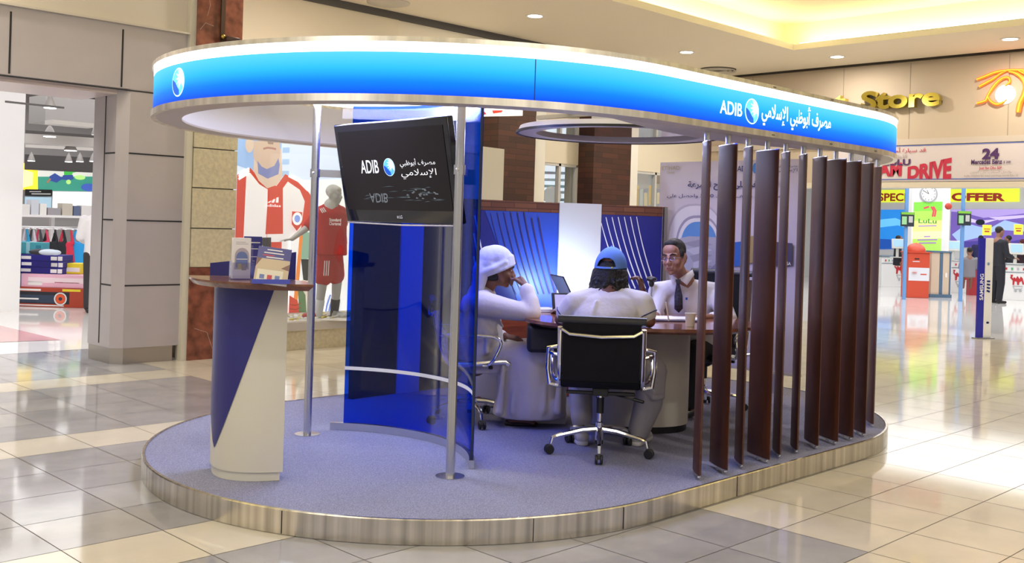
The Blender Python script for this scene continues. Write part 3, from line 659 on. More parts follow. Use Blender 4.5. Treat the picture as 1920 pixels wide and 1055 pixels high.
def screen():
    t = thing('glass_screen', 'tall curved transparent blue glass screen standing on the kiosk carpet', 'screen', (4.5, CV, PZ))
    cu, r = 3.5, 1.02
    def arc(r_, a0, a1, n=40): return [(cu+r_*cos(radians(a0+(a1-a0)*i/n)), CV+r_*sin(radians(a0+(a1-a0)*i/n)), cos(radians(a0+(a1-a0)*i/n)), sin(radians(a0+(a1-a0)*i/n))) for i in range(n+1)]
    z0, z1 = PZ+.045, 2.40
    def band(nm, a0, a1, o, w_, za, zb, m):
        b = MB(); b.sweep(arc(r, a0, a1), [(o, za), (o+w_, za), (o+w_, zb), (o, zb)], m); b.build(nm, t, smooth=40)
    bl = glassy('blue_film_glass', (.008, .24, .93), .008, fr=.16)
    band('clear_pane', -44, 44.5, -.004, .010, z0, z1, glassy('screen_clear', (1, 1, 1), .008, fr=.12))
    band('blue_film', -43.5, 40.5, .009, .002, z0+.002, z1-.003, bl)
    band('white_stripe', -43.5, 40.5, -.0065, .001, .548, .572, M('stripe_white', (.85, .85, .85), .5))
    band('bottom_rail', -45.5, 45.5, -.015, .032, PZ+.001, PZ+.052, POLE)
    b = MB()
    for a in (-44.3,):
        x, y, nx, ny = arc(r, a, a+1, 1)[0]; b.box((x, y, (z0+z1)/2), (.016, .010, z1-z0), M('edge_dark', (.02, .03, .06), .2), rz=radians(a))
    b.build('edge_profile', t)
screen()
def tv():
    L = at(631, 320, 6.98); Rr = at(843, 315, 6.15); mid = (L+Rr)/2
    r = Vector((Rr.x-L.x, Rr.y-L.y, 0)); wdt = r.length; r.normalize(); n = Vector((r.y, -r.x, 0))
    if n.dot(Vector((-1, -1, 0))) < 0: n = -n
    tilt = radians(12); up = (Vector((0, 0, 1))*cos(tilt)+n*sin(tilt)).normalized()
    c = Vector((mid.x, mid.y, 1.905)); T = frame(c, r, up)
    h = .66; w2 = wdt/2
    t = thing('television', 'black flat television tilted down in front of the blue glass screen', 'television', c)
    g = M('tv_gloss_black', (.006, .006, .012), .06, coat=.5)
    b = MB(); b.box((0, 0, -.03), (wdt, h, .055), g, T); b.box((0, -.0, -.085), (wdt*.6, h*.6, .06), BLACK, T); b.build('housing', t, bevel=.008)
    b = MB(); b.tube([(-w2+.01, -h/2-.004, -.005), (0, -h/2-.012, -.005), (w2-.01, -h/2-.004, -.005)], .006, M('tv_silver_lip', (.8, .8, .85), .2, .8), T=T, n=8); b.build('bottom_lip', t)
    b = MB(); sc_ = M('tv_screen', (.006, .005, .006), .3, em=(.008, .006, .006), es=1, spec=.2)
    x0, x1, y0, y1 = -w2+.045, w2-.045, -h/2+.085, h/2-.05
    b.add([(x0, y0, 0), (x1, y0, 0), (x1, y1, 0), (x0, y1, 0)], [(0, 1, 2, 3)], sc_, T @ Matrix.Translation((0, 0, .0005)))
    wt = M('tv_text', (.5, .5, .5), .5, em=(.6, .6, .62), es=.9); dm = M('tv_text_dim', (.1, .1, .1), .5, em=(.10, .12, .13), es=.8)
    def txt(s, xa, xb, yb, hh, m, flip=1, bold=.0):
        vs, fs = text_geo(s, bold); ax = min(v.x for v in vs); bx = max(v.x for v in vs); by = max(v.y for v in vs)
        if flip < 0: fs = [tuple(reversed(f)) for f in fs]
        b.add([(xa+(v.x-ax)*(xb-xa)/(bx-ax), yb+flip*v.y*hh/by, .002) for v in vs], fs, m, T)
    W = x1-x0; X = lambda f: x0+f*W
    txt('ADIB', X(.19), X(.37), .0, .085, wt, bold=.01); txt(arab('مصرف أبوظبي'), X(.58), X(.90), .045, .04, wt); txt(arab('الإسلامي'), X(.58), X(.90), -.02, .04, wt)
    txt('ADIB', X(.24), X(.42), -.135, .06, dm, -1)
    dd = M('tv_ripple', (.05, .07, .08), .5, em=(.035, .05, .055), es=.8)
    random.seed(3)
    for i in range(26):
        x = X(.16+.7*random.random()); y = -.09-.10*random.random(); l = .05+.1*random.random()
        b.add([(x, y, .0015), (x+l, y+.003, .0015), (x+l*.6, y+.006, .0015)], [(0, 1, 2)], dd, T)
    for i in range(20):
        x = X(.6+.28*random.random()); y = -.11-.06*random.random(); l = .02
        b.add([(x, y, .0018), (x+l, y, .0018), (x+l, y+.005, .0018), (x, y+.008, .0018)], [(0, 1, 2, 3)], dm, T)
    b.build('screen', t, smooth=0)
    p = T @ Vector((X(.475), .035, .0)); globe(p, r, up, .058, t, 'globe_emblem', .55)
    b = MB(); vs, fs = text_geo('LG', .01); lm = M('tv_mark', (.7, .7, .7), .5)
    b.add([(.0+v.x*.028, -h/2+.032+v.y*.028, .0) for v in vs], fs, lm, T @ Matrix.Translation((0, 0, -.0015))); b.lathe([(0, 0), (.009, 0)], lm, n=14, T=T @ Matrix.Translation((-.013, -h/2+.040, -.0012))); b.build('maker_mark', t, smooth=0)
    b = MB(); b.box((.02, 0, 0), (.05, .2, .3), BLACK, T=frame(c-n*.17, -n, (0, 0, 1))); back = c-n*.12; q = Vector((4.5, c.y, c.z))
    b.bar(back, (4.505, CV-.03, c.z), .08, .1, BLACK); b.build('wall_mount', t)
tv()
# ---- louvre slats
def slats():
    us = [5.178+.2275*i for i in range(10)]
    ang = [7, 24, 9, 32, 9, 8, 20, 32, 32, 24, 10, 6, 6]
    pos = [(u, 3.56) for u in us]
    for a in (-66, -60, -50): pos.append((CU2+(RR-.13)*cos(radians(a)), CV+(RR-.13)*sin(radians(a))))
    cr = WOODD
    labs = ['nearest slat, standing edge-on beside the bare carpet', 'second slat from the near end, half turned', 'third slat from the near end, thin and edge-on', 'fourth slat from the near end, turned broad side to view', 'fifth slat from the near end, thin, after the first broad one', 'sixth slat from the near end, thin, with pale banner seen beyond it', 'seventh slat from the near end, half turned', 'eighth slat from the near end, broad, first of a close pair', 'ninth slat from the near end, broad, second of a close pair', 'tenth slat, partly hidden behind the broad pair', 'eleventh slat, third from the far end of the row', 'twelfth slat, next to last at the far curve', 'last slat at the far curved end of the row']
    for i, ((u, v), a) in enumerate(zip(pos, ang)):
        los = Vector((u, v, 0)).normalized()          # line of sight on the ground
        rt = Vector((los.y, -los.x, 0)); th = radians(a)
        d = (-los*cos(th)+rt*sin(th)); nrm = Vector((-d.y, d.x, 0))
        t = thing('wooden_slat', 'tall dark wooden '+labs[i], 'slat', (u, v, PZ), 'vertical wooden slats along the kiosk side')
        hc, ht = .135, .019; N = 14
        out = []
        for k in range(N+1):
            s = -1+2*k/N; out.append((s*hc, -ht*(1-s*s)**.6-.002))
        for k in range(N+1):
            s = 1-2*k/N; out.append((s*hc, ht*(1-s*s)**.6+.002))
        T = Matrix((d, nrm, Vector((0, 0, 1)))).transposed().to_4x4(); T.translation = Vector((u, v, 0))
        zb, zt = PZ+.033, 2.125
        b = MB(); b.prism(out, zb, zt, cr, T); b.build('blade', t, smooth=30)
        for z0, z1 in ((zb-.005, zb-.0002), (zt+.0002, zt+.005)):
            b = MB(); b.prism([(x*1.02, y*1.06) for x, y in out], z0, z1, POLE, T); b.build('end_cap', t, smooth=30)
        b = MB(); b.lathe([(.012, PZ+.001), (.012, zb-.005)], POLE, (u, v, 0), n=14); b.build('foot_pin', t); b = MB(); b.sph(Vector((u, v, PZ+.016))+d*.10, .0115, CHROME); b.build('foot_pin', t)
        b = MB(); b.lathe([(.017, zt+.005), (.017, FZ0+.0035)], POLE, (u, v, 0), n=14); b.build('top_pin', t)
slats()
# ---- back partition
def partition():
    t = thing('partition_wall', 'low back partition of the kiosk with wood trim, blue striped panels and white pillars', 'partition')
    P = [Vector(p) for p in ((5.05, 6.86), (5.52, 6.88), (5.76, 6.88), (6.34, 6.86), (7.22, 6.62), (7.62, 6.44), (8.18, 6.12))]
    zt = 1.815; th = .05; tz = .095
    pl = planks('wood_trim_strip', (.11, .03, .018), (.17, .06, .03), .3, .05)
    wd = wood('partition_wood', (.07, .028, .02), (.11, .04, .028), (2, 2, 8), .4)
    def seg(i, j, z0, z1, m, nm, out=0.0):
        a, b_ = P[i], P[j]; d = (b_-a).normalized(); n = Vector((d.y, -d.x)); b = MB(); a = a+n*out; b_ = b_+n*out
        q = [a, b_, b_-n*(th+out), a-n*(th+out)]
        b.prism([(v.x, v.y) for v in q], z0, z1, m); return b.build(nm, t, smooth=0)
    nv = M('panel_navy', (.012, .016, .20), .4); wp = M('pillar_white', (.56, .55, .60), .5)
    for i, j, kind in ((0, 1, 'w'), (1, 2, 'p'), (2, 3, 'w'), (3, 4, 'b'), (4, 5, 'p'), (5, 6, 'n')):
        if kind == 'w': seg(i, j, PZ+.002, zt, wd, 'wood_panel')
        if kind == 'p': seg(i, j, PZ+.002, zt+.003, wp, 'white_pillar', .02)
        if kind in 'bn':
            seg(i, j, zt-tz, zt, pl, 'wood_trim', .006)
            a, b_ = P[i], P[j]; seg(i, j, PZ+.002, zt-tz, nv, 'blue_panel')
            A = Art((a.x, a.y, 0), (b_-a).to_3d(), .0008)
            Lc = (b_-a).length; A.T = A.T @ Matrix.Translation((0, 0, .002)); 
            X = lambda px, py: A.px(px, py)
            st = M('stripe_pale', (.75, .72, .78), .5); dk = M('stripe_violet', (.028, .012, .085), .5)
            def curve(x0, y0, x1, y1, w0, w1, m, bend):
                q = []
                for k in range(15):
                    f = k/14; x = x0+(x1-x0)*(f+bend*f*(1-f)); y = y0+(y1-y0)*f; s, z = X(x, y)
                    if 0.003 <= s <= Lc-.003 and z < zt-tz-.004 and z > PZ+.05: q.append((s, z))
                if len(q) > 1: A.stroke(q, [w0+(w1-w0)*k/(len(q)-1) for k in range(len(q))], m, raw=True)
            if kind == 'b':
                bands = [((0, PZ+.01), (Lc, PZ+.01), (Lc, zt-tz-.002), (0, zt-tz-.002))]
                mid = M('panel_blue', (.022, .06, .42), .4); A.poly([X(905, 392), X(1049.5, 398), (Lc-.004, .6), X(960, 600)] and [(X(905, 398)[0], zt-tz-.003), (Lc-.003, zt-tz-.003), (Lc-.003, .7), (X(985, 600)[0], .7)], mid, raw=True)
                for k in range(4): curve(879, 404+k*34-34, 915+k*-4, 520+k*30, .016, .012, st, -.15)
                for k in range(8): curve(915+k*12.5, 398, 968+k*10.5, 552, .006+.0012*k, .008+.0012*k, dk, -.3)
            else:
                for k in range(7): curve(1118+k*11.5, 400, 1172+k*9.5, 545, .008, .014, st, -.35)
            A.build('panel_print', t, smooth=0)
    b = MB(); b.box((8.2, 6.1, (PZ+zt)/2), (.035, .035, zt-PZ), POLE, rz=-.5); b.build('end_post', t)
partition()
def banner():
    u = 8.3; A = Art((u, 7, 0), (0, -1, 0), .001)
    # corners measured on the photograph
    x0, z1 = A.px(1231, 309); x1 = A.px(1502, 306)[0]; zb = .34
    z1 = 2.262
    t = thing('graphic_panel', 'lilac airline card advertising panel with an aeroplane window behind the banker', 'panel', (u, 5.5, .3))
    lil = M('panel_lilac', (.52, .47, .62), .5); b = MB(); b.box((u+.02, 7-(x0+x1)/2, (z1+zb)/2), (.035, x1-x0, z1-zb), lil); b.build('board', t)
    P = M
    def rr(cx, cy, rx, ry, m, e=2.6, n=40):
        c = A.px(cx, cy); q = []
        ex = abs(A.px(cx+rx, cy)[0]-c[0]); ez = abs(A.px(cx, cy+ry)[1]-c[1])
        for i in range(n):
            a_ = 2*pi*i/n; q.append((c[0]+ex*abs(cos(a_))**(2/e)*(1 if cos(a_) > 0 else -1), c[1]+ez*abs(sin(a_))**(2/e)*(1 if sin(a_) > 0 else -1)))
        A.poly(q, m, raw=True)
    rr(1300, 480, 56, 92, P('banner_rim1', (.42, .38, .52), .5)); rr(1301, 481, 53, 89, P('banner_rim2', (.62, .58, .72), .5))
    rr(1306, 484, 44, 74, P('banner_rim3', (.30, .27, .42), .5)); rr(1307, 485, 41, 70, P('banner_rim4', (.66, .62, .74), .5)); rr(1308, 486, 36, 64, P('banner_sky', (.10, .25, .62), .5))
    c = A.px(1308, 500)
    A.poly([(1273, 452), (1290, 449), (1343, 452), (1343, 535), (1320, 548), (1290, 545), (1273, 530)], P('banner_cloud', (.38, .36, .50), .5))
    for k in range(5): A.poly([(1276+k*8, 462+k*12), (1310+k*4, 456+k*12), (1335, 466+k*10), (1300, 470+k*14)], P('banner_cloud%d' % (k % 2), [(.30, .28, .4), (.5, .48, .62)][k % 2], .5))
    A.poly([(1296, 548), (1343, 500), (1343, 512), (1312, 548)], P('banner_wing', (.22, .2, .33), .5))
    nv = P('print_navy', (.02, .02, .16), .5); gd = P('print_gold', (.35, .28, .18), .5)
    A.textpx('ETIHAD', 1236, 1269, 324, 317, gd); A.textpx('Guest', 1246, 1260, 331, 326, gd)
    A.textpx('ADIB', 1377, 1403, 329, 319, nv, bold=.01); A.textpx(arab('مصرف أبوظبي'), 1450, 1490, 323, 317, nv); A.textpx(arab('الإسلامي'), 1450, 1490, 331, 325, nv)
    g = A.px(1412, 324); gd_ = A.ell(g, .035, .05, P('print_blue', (.05, .2, .6), .5), raw=True)
    A.textpx(arab('المسافر على جناح السرعة'), 1286, 1455, 357, 346, nv, bold=.02)
    A.textpx(arab('واحصل على')+' 5000 '+arab('من أميال ضيف الاتحاد'), 1248, 1462, 375, 367, nv, bold=.008)
    A.poly([(1376, 462), (1398, 460), (1398, 505), (1376, 508)], P('card_blue', (.03, .12, .5), .4)); A.poly([(1398, 452), (1418, 450), (1418, 500), (1398, 503)], P('card_gold', (.35, .26, .12), .4))
    A.poly([(1448, 462), (1486, 466), (1486, 508), (1448, 508)], P('card_dark', (.06, .05, .12), .4)); A.textpx('VISA', 1470, 1484, 506, 500, P('card_white', (.8, .8, .8), .4), bold=.02)
    A.T = A.T @ Matrix.Translation((0, 0, 0)); A.build('print', t, smooth=0)
    b = MB(); b.box((u+.02, 7-(x0+x1)/2, zb-.012), (.06, x1-x0+.02, .025), M('panel_rail', (.7, .66, .6), .3, .6)); b.build('bottom_rail', t)
    b = MB(); m = M('panel_foot_cabinet', (.55, .5, .45), .5)
    for f in (.15, .85): b.box((u+.02, 7-(x0+(x1-x0)*f), (PZ+zb)/2), (.04, .05, zb-PZ-.026), POLE)
    b.build('leg', t)
banner()
# ================================================================ COUNTER, DESK, CHAIRS
def lens(c, d, hl, bf, bb, n=24, tip=.0):
    """lens outline: chord centre c, direction d, half length hl, front bulge bf, back bulge bb"""
    nx, ny = d.y, -d.x
    if nx*-c.x+ny*-c.y < 0: nx, ny = -nx, -ny
    out = []
    for k in range(n+1):
        s = -1+2*k/n; out.append((c.x+d.x*s*hl+nx*bf*(1-s*s), c.y+d.y*s*hl+ny*bf*(1-s*s)))
    for k in range(1, n):
        s = 1-2*k/n; out.append((c.x+d.x*s*hl-nx*bb*(1-s*s), c.y+d.y*s*hl-ny*bb*(1-s*s)))
    return out, Vector((nx, ny, 0))
def counter():
    c = cf(-1.49, 5.88); c.z = 0; t = thing('reception_counter', 'slim white standing counter with blue triangle front and walnut top', 'counter', (c.x, c.y, PZ))
    d2 = cf(.895, -.446).normalized(); d = Vector((d2.x, d2.y, 0))
    body, n = lens(c, d, .268, .155, .12)
    wm = M('counter_white', (.66, .64, .58), .4)
    # rounded ends
    b = MB(); b.prism(body, PZ+.05, 1.205, wm); b.build('body', t, smooth=30)
    plinth, _ = lens(c+n*.004, d, .250, .145, .11); b = MB(); b.prism(plinth, PZ+.001, PZ+.05, wm); b.build('plinth', t, smooth=30)
    # blue triangle skin on the curved front
    b = MB(); bm = M('counter_blue', (.025, .025, .19), .35); zt, za = 1.204, .285
    def fp(s, z, o=.004):
        return c+d*s*.268+n*(.155*(1-s*s)+o)+Vector((0, 0, z))
    rows = 30; V_ = []; Fs = []; K = 14
    def sfind(z, target):
        lo, hi = -.999, .95
        for _ in range(40):
            m_ = (lo+hi)/2; q = fp(m_, z, 0)
            if pxu(q.x, q.y, z)[0] < target: lo = m_
            else: hi = m_
        return (lo+hi)/2
    for i in range(rows+1):
        f = i/rows; z = za+(zt-za)*f; py = 842-(842-537)*f
        xr = 412+(517-412)*f; xl = 412-21*min(1, f*1.15)**.6
        sl = sfind(z, xl); sr = max(sl, sfind(z, xr))
        for k in range(K+1): V_.append(fp(sl+(sr-sl)*k/K, z))
    for i in range(rows):
        for k in range(K): Fs.append((i*(K+1)+k, i*(K+1)+k+1, (i+1)*(K+1)+k+1, (i+1)*(K+1)+k))
    b.add(V_, Fs, bm); b.build('blue_panel', t, smooth=60)
    # walnut leaf top with chamfered underside
    ct = cf(-1.475, 5.76); ct.z = 0; e2 = cf(.855, -.52).normalized(); e = Vector((e2.x, e2.y, 0))
    o1, n1 = lens(ct, e, .485, .225, .25); o0, _ = lens(ct, e, .45, .195, .22)
    b = MB(); N = len(o1)
    vs = [(x, y, 1.206) for x, y in o0]+[(x, y, 1.232) for x, y in o1]+[(x, y, 1.243) for x, y in o1]
    b.add(vs, [tuple(reversed(range(N)))]+[(k*N+i, k*N+(i+1) % N, (k+1)*N+(i+1) % N, (k+1)*N+i) for k in (0, 1) for i in range(N)]+[tuple(2*N+i for i in range(N))], WOODT)
    b.build('top', t, smooth=30)
    # blue upstand along the back edge
    b = MB(); q = []
    for k in range(25):
        s = -.80+1.12*k/24; q.append((ct+e*s*.485-n1*(.235*(1-s*s)), 1.318+.085*k/24))
    vs = []
    for p, z in q: vs += [(p.x, p.y, 1.244), (p.x, p.y, z), (p.x+n1.x*.012, p.y+n1.y*.012, z), (p.x+n1.x*.012, p.y+n1.y*.012, 1.244)]
    fs = [(4*i+k, 4*i+(k+1) % 4, 4*i+4+(k+1) % 4, 4*i+4+k) for i in range(24) for k in range(4)]+[(0, 1, 2, 3), (96, 97, 98, 99)]
    b.add(vs, fs, bm); b.build('upstand', t, smooth=40)
    # brochures
    zt = 1.2445; acr = glassy('acrylic', (.93, .94, .98), .06, .05)
    pw = M('paper_white', (.78, .76, .78), .5); pb = M('paper_blue', (.03, .03, .22), .4); pg = M('paper_grey', (.42, .38, .45), .5); sky = M('paper_sky', (.14, .2, .45), .5); gold = M('paper_gold', (.5, .4, .15), .5); tan = M('paper_tan', (.55, .45, .32), .5)
    def fr_at(px, py, ang):
        p = on(px, py, zt); v = Vector((-p.x, -p.y, 0)).normalized(); rt = Vector((-v.y, v.x, 0)); 
        r = (rt*cos(ang)-v*sin(ang)); return frame(p, r, (0, 0, 1)), p
    def holder(T, w, hf, dep, t_):
        b = MB()
        b.box((0, .003, dep/2), (w, .004, dep), acr, T); b.box((0, hf/2, dep), (w, hf, .003), acr, T)
        for s in (-1, 1): b.box((s*w/2, hf/2+.01, dep/2), (.003, hf, dep), acr, T)
        b.box((0, hf, .001), (w, hf*2, .003), acr, T); b.build('holder', t_, smooth=0)
    # 1 tall white leaflets in an acrylic pocket
    T, p = fr_at(451, 513, .22); t1 = thing('brochure_stand', 'clear stand of tall white leaflets with a plane window picture, left on the counter', 'brochures', p)
    holder(T, .128, .095, .05, t1)
    b = MB(); b.box((-.006, .118, .025), (.098, .226, .038), pw, T); b.build('leaflets', t1, smooth=0)
    b = MB(); T2 = T @ Matrix.Translation((-.006, .006, .0445))
    def q(x0, y0, x1, y1, m, k=0): b.add([(x0, y0, k*.0004), (x1, y0, k*.0004), (x1, y1, k*.0004), (x0, y1, k*.0004)], [(0, 1, 2, 3)], m, T2)
    q(-.049, .0, .049, .225, pw)
    b.add([(.040*cos(a_)*1.0, .125+.045*sin(a_), .0004) for a_ in [pi*i/10 for i in range(11)]]+[(-.04, .05, .0004), (.04, .05, .0004)], [tuple(range(11))+(11, 12)], pg, T2)
    b.add([(.032*cos(a_), .115+.035*sin(a_), .0008) for a_ in [pi*i/10 for i in range(11)]]+[(-.032, .06, .0008), (.032, .06, .0008)], [tuple(range(11))+(11, 12)], sky, T2)
    q(-.022, .05, -.002, .082, gold, 3); q(.0, .045, .026, .078, M('paper_stone', (.3, .26, .22), .5), 3)
    q(-.035, .19, .035, .193, pg, 2); q(-.035, .2, .02, .203, pg, 2); q(-.03, .105, .03, .109, pw, 3)
    b.build('leaflet_cover', t1, smooth=0)
    # 2 slanted booklets
    T, p = fr_at(508, 522, .02); t2 = thing('brochure_stand', 'clear stand with leaning tan and blue booklets, right on the counter', 'brochures', p)
    b = MB()
    for s in (-1, 1): b.add([(s*.1, 0, .06), (s*.1, 0, -.04), (s*.1, .1, -.045), (s*.1, .12, -.04)], [(0, 1, 2, 3)], acr, T)
    b.box((0, .002, .01), (.2, .004, .11), M('acrylic_blue', (.08, .1, .5), .15), T); b.box((0, .012, .062), (.2, .024, .003), M('acrylic_blue'), T); b.build('holder', t2, smooth=0)
    Tl = T @ Matrix.Translation((0, .008, .055)) @ Matrix.Rotation(radians(-28), 4, 'X') @ Matrix.Rotation(radians(-7), 4, 'Z')
    b = MB(); b.box((-.005, .1, -.012), (.175, .21, .022), pw, Tl); b.build('booklets', t2, smooth=0)
    b = MB(); T2 = Tl @ Matrix.Translation((-.005, -.005, .0))
    q(-.0875, .14, .0875, .21, pb, 1); q(-.0875, .0, .0875, .14, tan, 1); q(-.075, .012, .06, .075, M('paper_cream', (.7, .66, .55), .5), 2)
    for k in range(3): q(-.06+k*.04, .02, -.035+k*.04, .045, [sky, M('paper_red', (.5, .05, .08), .5), sky][k], 3)
    b.add([(-.087, .09, .0009), (-.06, .14, .0009), (-.087, .14, .0009)], [(0, 1, 2)], M('paper_brown', (.22, .12, .1), .5), T2); b.add([(.087, .08, .0009), (.087, .12, .0009), (.045, .09, .0009)], [(0, 1, 2)], M('paper_brown'), T2)
    for k, (x0, x1, y) in enumerate(((-.04, .04, .19), (-.055, .05, .172), (-.06, 0, .157), (-.04, .05, .146))): q(x0, y, x1, y+.006, M('paper_red') if k == 2 else pw, 3)
    b.build('booklet_cover', t2, smooth=0)
    # 3 dark blue leaflets behind
    T, p = fr_at(472, 511, .1); t3 = thing('brochure_stand', 'upright dark blue leaflets behind the white leaflet stand', 'brochures', p)
    b = MB(); b.box((0, .12, 0), (.1, .235, .03), pb, T); b.build('leaflets', t3, smooth=0)
    b = MB(); T2 = T @ Matrix.Translation((0, 0, .0165)); q(-.03, .2, .04, .206, pw, 0); q(-.01, .165, .03, .169, pw); q(-.01, .12, .03, .123, pw); b.build('leaflet_cover', t3, smooth=0)
    holder(T @ Matrix.Translation((0, 0, -.02)), .112, .07, .05, t3)
counter()
DZ = .93
def desk():
    c = cf(.93, 7.62); t = thing('desk', 'oval walnut-topped consulting desk on a curved cream pedestal', 'desk', (c.x, c.y, PZ))
    ex = Vector((1/R2, -1/R2, 0)); ey = Vector((1/R2, 1/R2, 0))
    def el(a, b_, dx=0, dy=0, n=56, e=2.3):
        q = []
        for i in range(n):
            w_ = 2*pi*i/n; x = a*abs(cos(w_))**(2/e)*(1 if cos(w_) > 0 else -1)+dx; y = b_*abs(sin(w_))**(2/e)*(1 if sin(w_) > 0 else -1)+dy
            p = c+ex*x+ey*y; q.append((p.x, p.y))
        return q
    b = MB(); o1 = el(.86, .74); o0 = el(.83, .71); N = len(o1)
    dt = wood('desk_top_wood', (.24, .09, .06), (.33, .14, .09), (2, 9, 2), .12)
    b.add([(x, y, DZ-.04) for x, y in o0]+[(x, y, DZ-.022) for x, y in o1]+[(x, y, DZ) for x, y in o1], [tuple(reversed(range(N)))]+[(k*N+i, k*N+(i+1) % N, (k+1)*N+(i+1) % N, (k+1)*N+i) for k in (0, 1) for i in range(N)]+[tuple(2*N+i for i in range(N))], dt)
    b.build('top', t, smooth=30)
    cr = M('pedestal_cream', (.56, .53, .50), .5)
    b = MB(); b.prism(el(.43, .33, -.02, .08), PZ+.05, DZ-.041, cr); b.build('pedestal', t, smooth=40)
    b = MB(); b.prism(el(.42, .32, -.02, .08), PZ+.001, PZ+.05, BLACK); b.build('plinth', t, smooth=40)
    p = on(1016, 640, .70); T = frame((p.x, p.y, 0), ex, (0, 0, 1)) @ Matrix.Identity(4)
    b = MB(); q = cf(.24, 7.45); b.box((q.x, q.y, DZ-.041-.10), (.24, .3, .195), M('drawer_black', (.012, .012, .014), .5), rz=-pi/4); b.build('drawer', t, bevel=.03)
    q = cf(.28, 7.66); b = MB(); b.box((q.x, q.y, .5), (.3, .03, DZ-.06-PZ), M('pedestal_cream'), rz=-pi/4); b.build('side_panel', t)
    return t
desk()
def desk_items():
    # laptop seen from the side
    def lap(X, Y, ang, w_=.34, dep=.24, open_=110, nm='laptop', lab='', scr=None, bodym=None):
        c = cf(X, Y, DZ+.001); t = thing(nm, lab, nm.replace('_', ' '), c)
        d = Matrix.Rotation(radians(ang)-pi/4, 4, 'Z'); T = Matrix.Translation(c) @ d
        bm = bodym or M('laptop_dark', (.03, .03, .035), .35)
        b = MB(); b.box((0, 0, .010), (w_, dep, .018), bm, T); b.build('base', t, bevel=.003)
        b = MB(); b.box((0, -.01, .0195), (w_*.85, dep*.5, .0012), BLACK, T); b.build('keyboard', t)
        L = T @ Matrix.Translation((0, dep/2, .018)) @ Matrix.Rotation(radians(90-open_+0), 4, 'X')
        b = MB(); b.box((0, .004, dep*.5), (w_, .010, dep), bm, L); b.box((0, .0096, dep*.5), (w_-.01, .001, dep-.01), M('lid_pale_blue', (.38, .58, .72), .3), L); b.build('lid', t)
        b = MB(); b.add([(-w_/2+.015, -.0015, .02), (w_/2-.015, -.0015, .02), (w_/2-.015, -.0015, dep-.015), (-w_/2+.015, -.0015, dep-.015)], [(0, 1, 2, 3)], scr, L); b.build('screen', t, smooth=0)
        return t
    lap(.63, 8.25, 104, .36, .29, 118, 'laptop', 'open laptop with pale blue lid on the desk in front of the white pillar', M('laptop_screen', (.3, .5, .6), .3, em=(.45, .75, .9), es=.6))
    c = cf(.40, 7.86, DZ+.001); t = thing('picture_frame', 'small dark standing frame with pale card beside the laptop', 'frame', c)
    T = frame(c, cf(.97, -.24).normalized() if False else (cf(.96, .28)).normalized(), (0, 0, 1)) @ Matrix.Rotation(radians(-18), 4, 'X')
    b = MB(); b.box((0, .085, 0), (.17, .15, .014), BLACK, T); b.box((0, .01, .03), (.2, .018, .09), M('frame_foot', (.35, .3, .33), .4), T); b.build('frame', t, bevel=.004)
    b = MB(); b.add([(-.065, .025, .009), (.05, .025, .009), (.05, .145, .009), (-.065, .145, .009)], [(0, 1, 2, 3)], M('frame_card', (.55, .52, .62), .4), T); b.build('card', t, smooth=0)
    c = cf(.20, 8.0, DZ+.002); t = MB(); T = Matrix.Translation(c) @ Matrix.Rotation(-.5, 4, 'Z')
    for k in range(5): t.box((0, 0, .002+k*.0042), (.30-.003*k, .22, .004), M('paper_white', (.8, .78, .8), .5), T, rz=.03*k)
    tag(t.build('paper_stack', loc=c, smooth=0), 'low stack of white papers on the desk behind the elbow in white sleeve', 'papers')
    # files in front of the banker
    c = cf(1.17, 7.6, DZ+.001); t = thing('document_folder', 'open white documents in a folder in front of the banker', 'documents', c); T = Matrix.Translation(c) @ Matrix.Rotation(-.62, 4, 'Z')
    b = MB(); b.box((0, 0, .004), (.46, .30, .006), M('folder_dark', (.05, .045, .12), .5), T); b.build('folder', t)
    b = MB(); b.box((-.08, .0, .012), (.30, .26, .009), M('paper_white'), T, rz=.1); b.box((.12, 0, .011), (.2, .24, .007), M('paper_white'), T, rz=-.12); b.build('sheets', t, smooth=0)
    c = cf(1.24, 7.12, DZ+.001); t = thing('paper_cup', 'small cream paper cup near the front edge of the desk', 'cup', c)
    MB().lathe([(.030, 0), (.036, .088), (.039, .09), (.037, .093), (.034, .09), (.028, .004), (0, .004)], M('cup_paper', (.66, .62, .52), .6), c).build('cup_body', t)
    p = cf(1.12, 7.3, DZ+.02); b = MB(); b.tube([p, p+Vector((-.03, .01, .13))], .005, M('pen_white', (.8, .8, .8), .4)); o = b.build('pen', loc=p); tag(o, 'white pen held upright over the documents on the desk', 'pen')
    # chrome desk ornament to the left of the banker
    c = cf(1.10, 8.12, DZ+.001); t = thing('desk_lamp', 'slim dark chrome lamp stem standing on the far side of the desk', 'lamp', c)
    MB().lathe([(.05, 0), (.05, .01), (.01, .02), (.008, .23)], CHROME, c).build('stem', t)
    b = MB(); b.sph(c+Vector((0, 0, .27)), (.045, .045, .022), BLACK); b.sph(c+Vector((0, 0, .235)), (.022, .022, .03), BLACK); b.build('head', t)
desk_items()
def cabinet():
    c = cf(.12, 8.95, 0); t = thing('storage_cabinet', 'low reddish wooden cabinet behind the desk at the partition', 'cabinet', (c.x, c.y, PZ))
    b = MB(); b.box((c.x, c.y, PZ+.375), (.75, .36, .74), wood('cabinet_red', (.16, .03, .012), (.28, .06, .02), (2, 2, 12), .3), rz=-.5); b.build('body', t, bevel=.006)
    c2 = cf(-.22, 8.45, 0); t = thing('drawer_pedestal', 'pale beige drawer pedestal on the carpet behind the left office chair', 'cabinet', (c2.x, c2.y, PZ))
    b = MB(); b.box((c2.x, c2.y, PZ+.24), (.50, .42, .47), M('pedestal_beige', (.50, .45, .38), .5), rz=-.75); b.build('body', t, bevel=.008)
cabinet()
